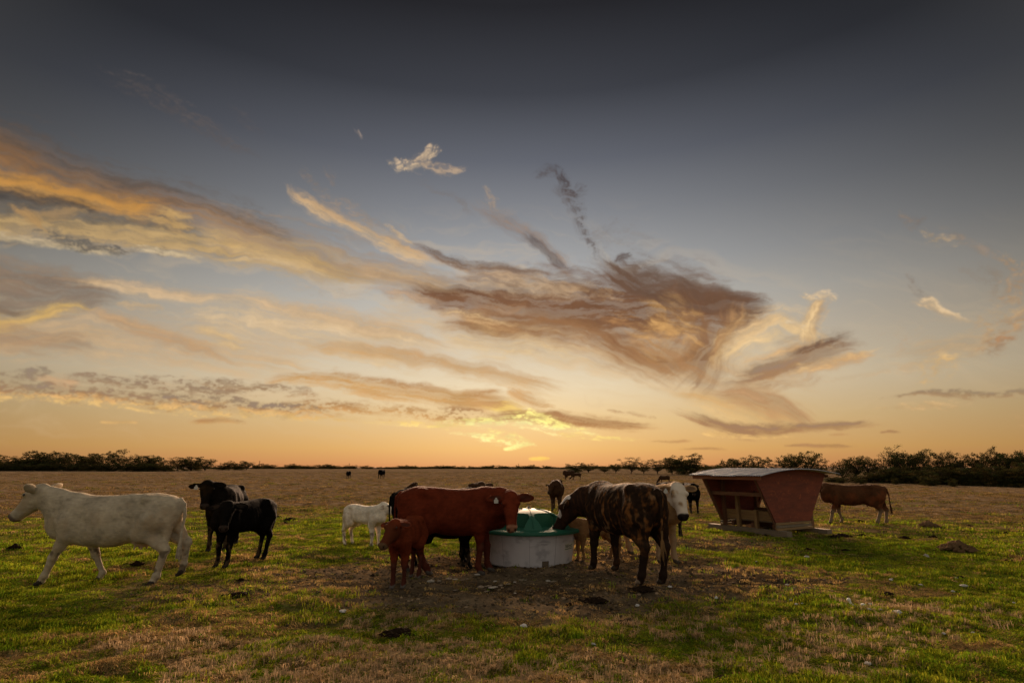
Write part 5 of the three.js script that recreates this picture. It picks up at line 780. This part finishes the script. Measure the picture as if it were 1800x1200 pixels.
  for (let k = 0; k < 3; k++) {
    const s0 = -0.24 + k * 0.76, s1 = s0 + 0.80, pos = [], uv = [], idx = [], nu = 26, nv = 72, x0 = -0.95 - 0.02 * (k === 1), x1 = 2.24, up = k * 0.004;
    for (const side of [0, 1]) for (let i = 0; i <= nu; i++) for (let j = 0; j <= nv; j++) { const x = mix(x0, x1, i / nu), s = mix(s0, s1, j / nv); const bend = k === 0 ? 0.02 * sm(1.7, 2.24, x) : 0; pos.push(x, roofY(x) + up + 0.010 * Math.sin(s * 82.7) - side * 0.002 + bend + 0.006 * fbm(x * 2, s * 2 + k * 5, 2) - (k === 1 ? 0.012 * sm(-0.7, -0.95, x) : 0), -s); uv.push(x, s); }
    const A = (side, i, j) => side * (nu + 1) * (nv + 1) + i * (nv + 1) + j;
    for (let i = 0; i < nu; i++) for (let j = 0; j < nv; j++) { idx.push(A(0, i, j), A(0, i, j + 1), A(0, i + 1, j), A(0, i + 1, j), A(0, i, j + 1), A(0, i + 1, j + 1), A(1, i, j), A(1, i + 1, j), A(1, i, j + 1), A(1, i + 1, j), A(1, i + 1, j + 1), A(1, i, j + 1)); }
    const g = new THREE.BufferGeometry(); g.setAttribute('position', new THREE.Float32BufferAttribute(pos, 3)); g.setAttribute('uv', new THREE.Float32BufferAttribute(uv, 2)); g.setIndex(idx); g.computeVertexNormals(); mesh('roof_sheet', g, tin, t);
  }
}

// ---------- stones, pats, mounds, poles ----------
const STONE_SPOTS = [[-1.98,-7.18,0.061],[0.13,-6.64,0.053],[0.78,-5.93,0.03],[2.61,-7.8,0.039],[5.52,-11.26,0.056],[3.9,-8.61,0.039],[3.52,-7.7,0.031],[3.44,-7.4,0.033],[3.54,-7.46,0.022],[4.44,-7.58,0.027],[4.11,-7.05,0.028],[4.4,-7.0,0.063],[5.53,-8.85,0.035],[7.8,-11.32,0.068],[7.78,-11.26,0.039],[6.4,-8.61,0.06],[5.99,-8.27,0.033],[4.4,-6.3,0.028],[4.73,-6.34,0.025],[3.1,-5.44,0.038],[5.6,-8.94,0.031],[6.68,-9.11,0.027],[6.2,-7.55,0.023],[2.17,-8.34,0.038],[4.38,-10.8,0.027],[5.77,-8.57,0.034],[-1.08,-5.64,0.031],[10.56,-13.1,0.026],[4.26,-7.08,0.028],[1.54,-7.52,0.038]], LIME_SPOTS = [[-1.2,-8.94,0.071],[-1.08,-8.98,0.054],[-0.94,-9.02,0.063],[-0.84,-8.98,0.045],[-0.74,-8.98,0.04],[-0.66,-9.07,0.036],[-0.55,-9.43,0.057],[-0.44,-8.57,0.069],[-0.34,-8.65,0.052],[-0.27,-8.53,0.077],[-0.16,-8.65,0.043],[-0.06,-8.69,0.039],[0.04,-8.94,0.031],[0.15,-9.02,0.063],[0.2,-8.98,0.036],[0.54,-9.07,0.054],[0.63,-9.02,0.041],[0.59,-8.94,0.036],[-0.25,-9.02,0.041],[1.43,-9.11,0.027],[-0.79,-8.42,0.034],[0.04,-8.27,0.029],[-1.47,-9.38,0.042],[-0.35,-8.31,0.037]], PAT_SPOTS = [[-1.15,-6.28,0.195,0.056],[1.04,-7.77,0.194,0.058],[0.72,-7.64,0.053,0.031],[1.77,-8.24,0.206,0.049],[3.84,-7.96,0.159,0.04],[-3.63,-8.03,0.177,0.036],[-6.45,-10.37,0.114,0.073],[-10.14,-12.22,0.147,0.086],[-4.09,-7.61,0.038,0.027],[-4.08,-7.58,0.045,0.027],[-7.9,-19.82,0.258,0.079],[-7.04,-18.4,0.129,0.055],[-2.17,-9.43,0.047,0.024],[-4.04,-9.02,0.063,0.027],[1.28,-6.78,0.115,0.047],[6.93,-17.68,0.071,0.044],[7.97,-14.44,0.318,0.072],[8.52,-14.56,0.175,0.066],[9.16,-14.92,0.164,0.052],[8.3,-13.29,0.053,0.033],[9.64,-14.67,0.147,0.051],[10.34,-14.67,0.117,0.059],[6.88,-12.39,0.099,0.031],[11.86,-17.01,0.085,0.051],[13.32,-17.34,0.104,0.052],[12.65,-15.29,0.122,0.061],[5.0,-8.1,0.065,0.024],[5.04,-8.17,0.122,0.033],[9.02,-10.99,0.044,0.033],[9.12,-10.99,0.038,0.033],[6.88,-9.29,0.065,0.028],[-7.16,-19.18,0.23,0.058],[-7.42,-18.03,0.09,0.045],[4.26,-7.77,0.047,0.023],[1.7,-5.07,0.076,0.035],[10.89,-18.59,0.167,0.056],[3.46,-8.24,0.049,0.021],[6.37,-15.04,0.105,0.038],[6.1,-12.39,0.087,0.031]], MOUND_SPOTS = [[9.19,-12.39,0.347,0.161],[11.9,-17.01,0.306,0.119]];
const BONE_SPOT = [4.11, -7.29];

function lump(seed, flat, rough, detail = 3) {
  const g = new THREE.IcosahedronGeometry(1, detail), p = g.attributes.position;
  for (let i = 0; i < p.count; i++) { const x = p.getX(i), y = p.getY(i), z = p.getZ(i), k = 1 + rough * (fbm3(x * 1.6 + seed * 7, y * 1.6, z * 1.6 + seed, 3) - 0.5) * 2 + rough * 0.5 * (fbm3(x * 6 + seed, y * 6, z * 6, 2) - 0.5); p.setXYZ(i, x * k, Math.max(y, -0.55) * k * flat, z * k); }
  g.computeVertexNormals(); return g;
}
function rank(list, test) { const o = list.map((p, i) => [p[0] / -p[1], i]).filter(([, i]) => test(list[i], i)).sort((a, b) => a[0] - b[0]).map((p) => p[1]); return (i) => nth(o.indexOf(i), o.length); }
const side = (x) => x < -2.2 ? 'left' : x > 2.6 ? 'right' : 'centre';
{
  const chalk = grainTexture(128, (u, v) => 0.6 + 0.5 * wrapFbm(u, v, 8, 4, 90)), stoneMat = [mat(0.46, 0.44, 0.41, 0.9, { map: chalk }), mat(0.33, 0.29, 0.24, 0.95, { map: chalk }), mat(0.2, 0.155, 0.11, 0.95, { map: chalk })], R = rng(77), shapes = [1, 2, 3, 4, 5].map((s) => lump(s, 0.5, 0.75, 2));
  const rightStone = rank(STONE_SPOTS, (p, i) => p[0] > 2.6 && i !== 11), midStone = rank(STONE_SPOTS, (p, i) => p[0] <= 2.6 && i > 2), lime = rank(LIME_SPOTS, () => true);
  STONE_SPOTS.forEach(([x, z, r], i) => {
    const m = mesh('stone', shapes[i % 5], stoneMat[i % 7 === 6 ? 1 : 0]); m.position.set(x, groundY(x, z) + r * 0.28 + 0.012, z); m.rotation.y = R() * 6.28; m.scale.set(r * 0.72, r * mix(0.55, 0.85, R()), r * mix(0.4, 0.65, R()));
    tag(m, { 0: 'flat white stone in the turf below the small red calf', 1: 'white stone in the turf straight below the water tank', 11: 'largest white stone lying right of the pale bone', 2: 'white stone in green turf below the brindle cow' }[i] || (x > 2.6 ? `small white stone in the turf at right, ${rightStone(i)}` : `small pale stone in the turf below the cattle, ${midStone(i)}`), 'stone', x > 2.6 ? 'white stones in the right turf' : 'pale stones in the turf');
  });
  LIME_SPOTS.forEach(([x, z, r], i) => { const m = mesh('pale_stone', shapes[(i + 2) % 5], stoneMat[i % 3 ? 2 : 1]); m.position.set(x, groundY(x, z) + r * 0.2 + 0.006, z); m.rotation.y = R() * 6.28; m.scale.set(r * 0.9, r * 0.4, r * 0.6); tag(m, `pale lime rock in the bare soil below the tank, ${lime(i)}`, 'stone', 'lime rocks in the bare soil below the tank'); });
}
{
  const dung = [mat(0.016, 0.0095, 0.0055, 0.98), mat(0.045, 0.028, 0.016, 0.98)], R = rng(78), shapes = [11, 12, 13, 14].map((s) => { const Q = rng(s), bits = []; for (let k = 0; k < 60; k++) { const a = Q() * 6.283, q = Q() ** 0.6 * 1.15, r = mix(0.24, 0.09, Math.min(1, q)) * (0.5 + 1.0 * Q()), b = lump(s * 9 + k, 0.8, 0.7, 1); b.scale(r, r * 2.2, r); b.rotateY(Q() * 6); b.translate(Math.cos(a) * q * 0.85, Math.max(0, 1 - q) * 0.55 * Q() + 0.04, Math.sin(a) * q * 0.85); bits.push(b); } return mergeGeometries(bits); });
  const special = { 0: 'largest dark manure heap in the foreground below the red calf', 1: 'dark manure heap on the bare soil below the water tank', 3: 'dark manure under the hind feet of the brindle cow', 4: 'wide dark manure heap in the turf at right of centre', 5: 'long dark manure heap below the black calf', 6: 'round dark manure pat under the white cow', 7: 'dark manure pat ahead of the white cow at the left edge', 14: 'rusty brown manure heap on green turf below the brindle cow' };
  const rk = { right: rank(PAT_SPOTS, (p, i) => p[0] > 2.6 && !special[i]), left: rank(PAT_SPOTS, (p, i) => p[0] < -2.2 && !special[i]), centre: rank(PAT_SPOTS, (p, i) => Math.abs(p[0] - 0.2) <= 2.4 && !special[i]) };
  PAT_SPOTS.forEach(([x, z, r, h], i) => {
    const m = mesh('manure_pat', shapes[i % 4], dung[i % 5 === 4 ? 1 : 0]); const hh = Math.min(0.12, Math.max(0.04, h * 1.1)); m.position.set(x, groundY(x, z) + hh * 0.25, z); m.rotation.y = R() * 0.8 - 0.4; m.scale.set(r, hh, Math.min(0.32, r * 0.75));
    tag(m, special[i] || `small dark manure pat ${{ right: 'in the turf at right', left: 'in the turf at left', centre: 'near the water tank' }[side(x)]}, ${rk[side(x)](i)}`, 'manure', 'manure pats ' + side(x));
  });
}
{
  const soilMat = mat(0.12, 0.07, 0.035, 1, { map: grainTexture(128, (u, v) => 0.4 + 0.9 * wrapFbm(u, v, 12, 4, 61)) });
  MOUND_SPOTS.forEach(([x, z, r, h], i) => { const Q = rng(90 + i), bits = []; for (let k = 0; k < 150; k++) { const a = Q() * 6.283, q = Math.sqrt(Q()), r = mix(0.2, 0.1, q) * (0.5 + Q()), c = lump(k + 40, 0.8, 0.7, 1); c.scale(r, r * 1.3, r); c.translate(Math.cos(a) * q, (1 - q) * 0.8 * mix(0.7, 1, Q()), Math.sin(a) * q); bits.push(c); } const m = mesh('ant_mound', mergeGeometries(bits), soilMat); m.position.set(x, groundY(x, z) + 0.01, z); m.scale.set(r, h * 1.5, r * 0.9); tag(m, i ? 'low brown earth mound behind the larger mound at right' : 'largest brown earth mound in the turf at right', 'earth mound', 'earth mounds at right'); });
  const [x, z] = BONE_SPOT, pts = [[-0.09, 0.10, 0], [-0.07, 0.055, 0.01], [-0.03, 0.025, 0.01], [0.03, 0.02, 0.0], [0.08, 0.035, -0.02]].map((p) => new THREE.Vector3(...p));
  const b = mesh('bone', mergeGeometries([new THREE.TubeGeometry(new THREE.CatmullRomCurve3(pts), 24, 0.014, 8), new THREE.SphereGeometry(0.022, 10, 8).translate(-0.09, 0.10, 0), new THREE.SphereGeometry(0.026, 10, 8).scale(1.3, 0.8, 1).translate(0.085, 0.036, -0.02)]), mat(0.6, 0.57, 0.5, 0.8)); b.position.set(x, groundY(x, z), z); tag(b, 'curved white bone lying in the turf among the white stones', 'bone');
}
[[-0.4345, 400, 5.6], [-0.2797, 480, 4.6], [0.0113, 520, 4.6]].forEach(([k, d, h], i) => {
  const t = thing('utility_pole', k * d, -d, 0, ['tallest thin utility pole on the skyline left of centre', 'thin utility pole above the left far black cow', 'thin utility pole on the skyline by the sunset'][i], 'pole', 'utility poles on the skyline'), w = mat(0.05, 0.035, 0.025, 1);
  mesh('post', new THREE.CylinderGeometry(0.12, 0.17, h, 8).translate(0, h / 2, 0), w, t); mesh('crossarm', new THREE.BoxGeometry(1.6, 0.14, 0.14).translate(0, h - 0.6, 0), w, t);
});

renderer.render(scene, camera);
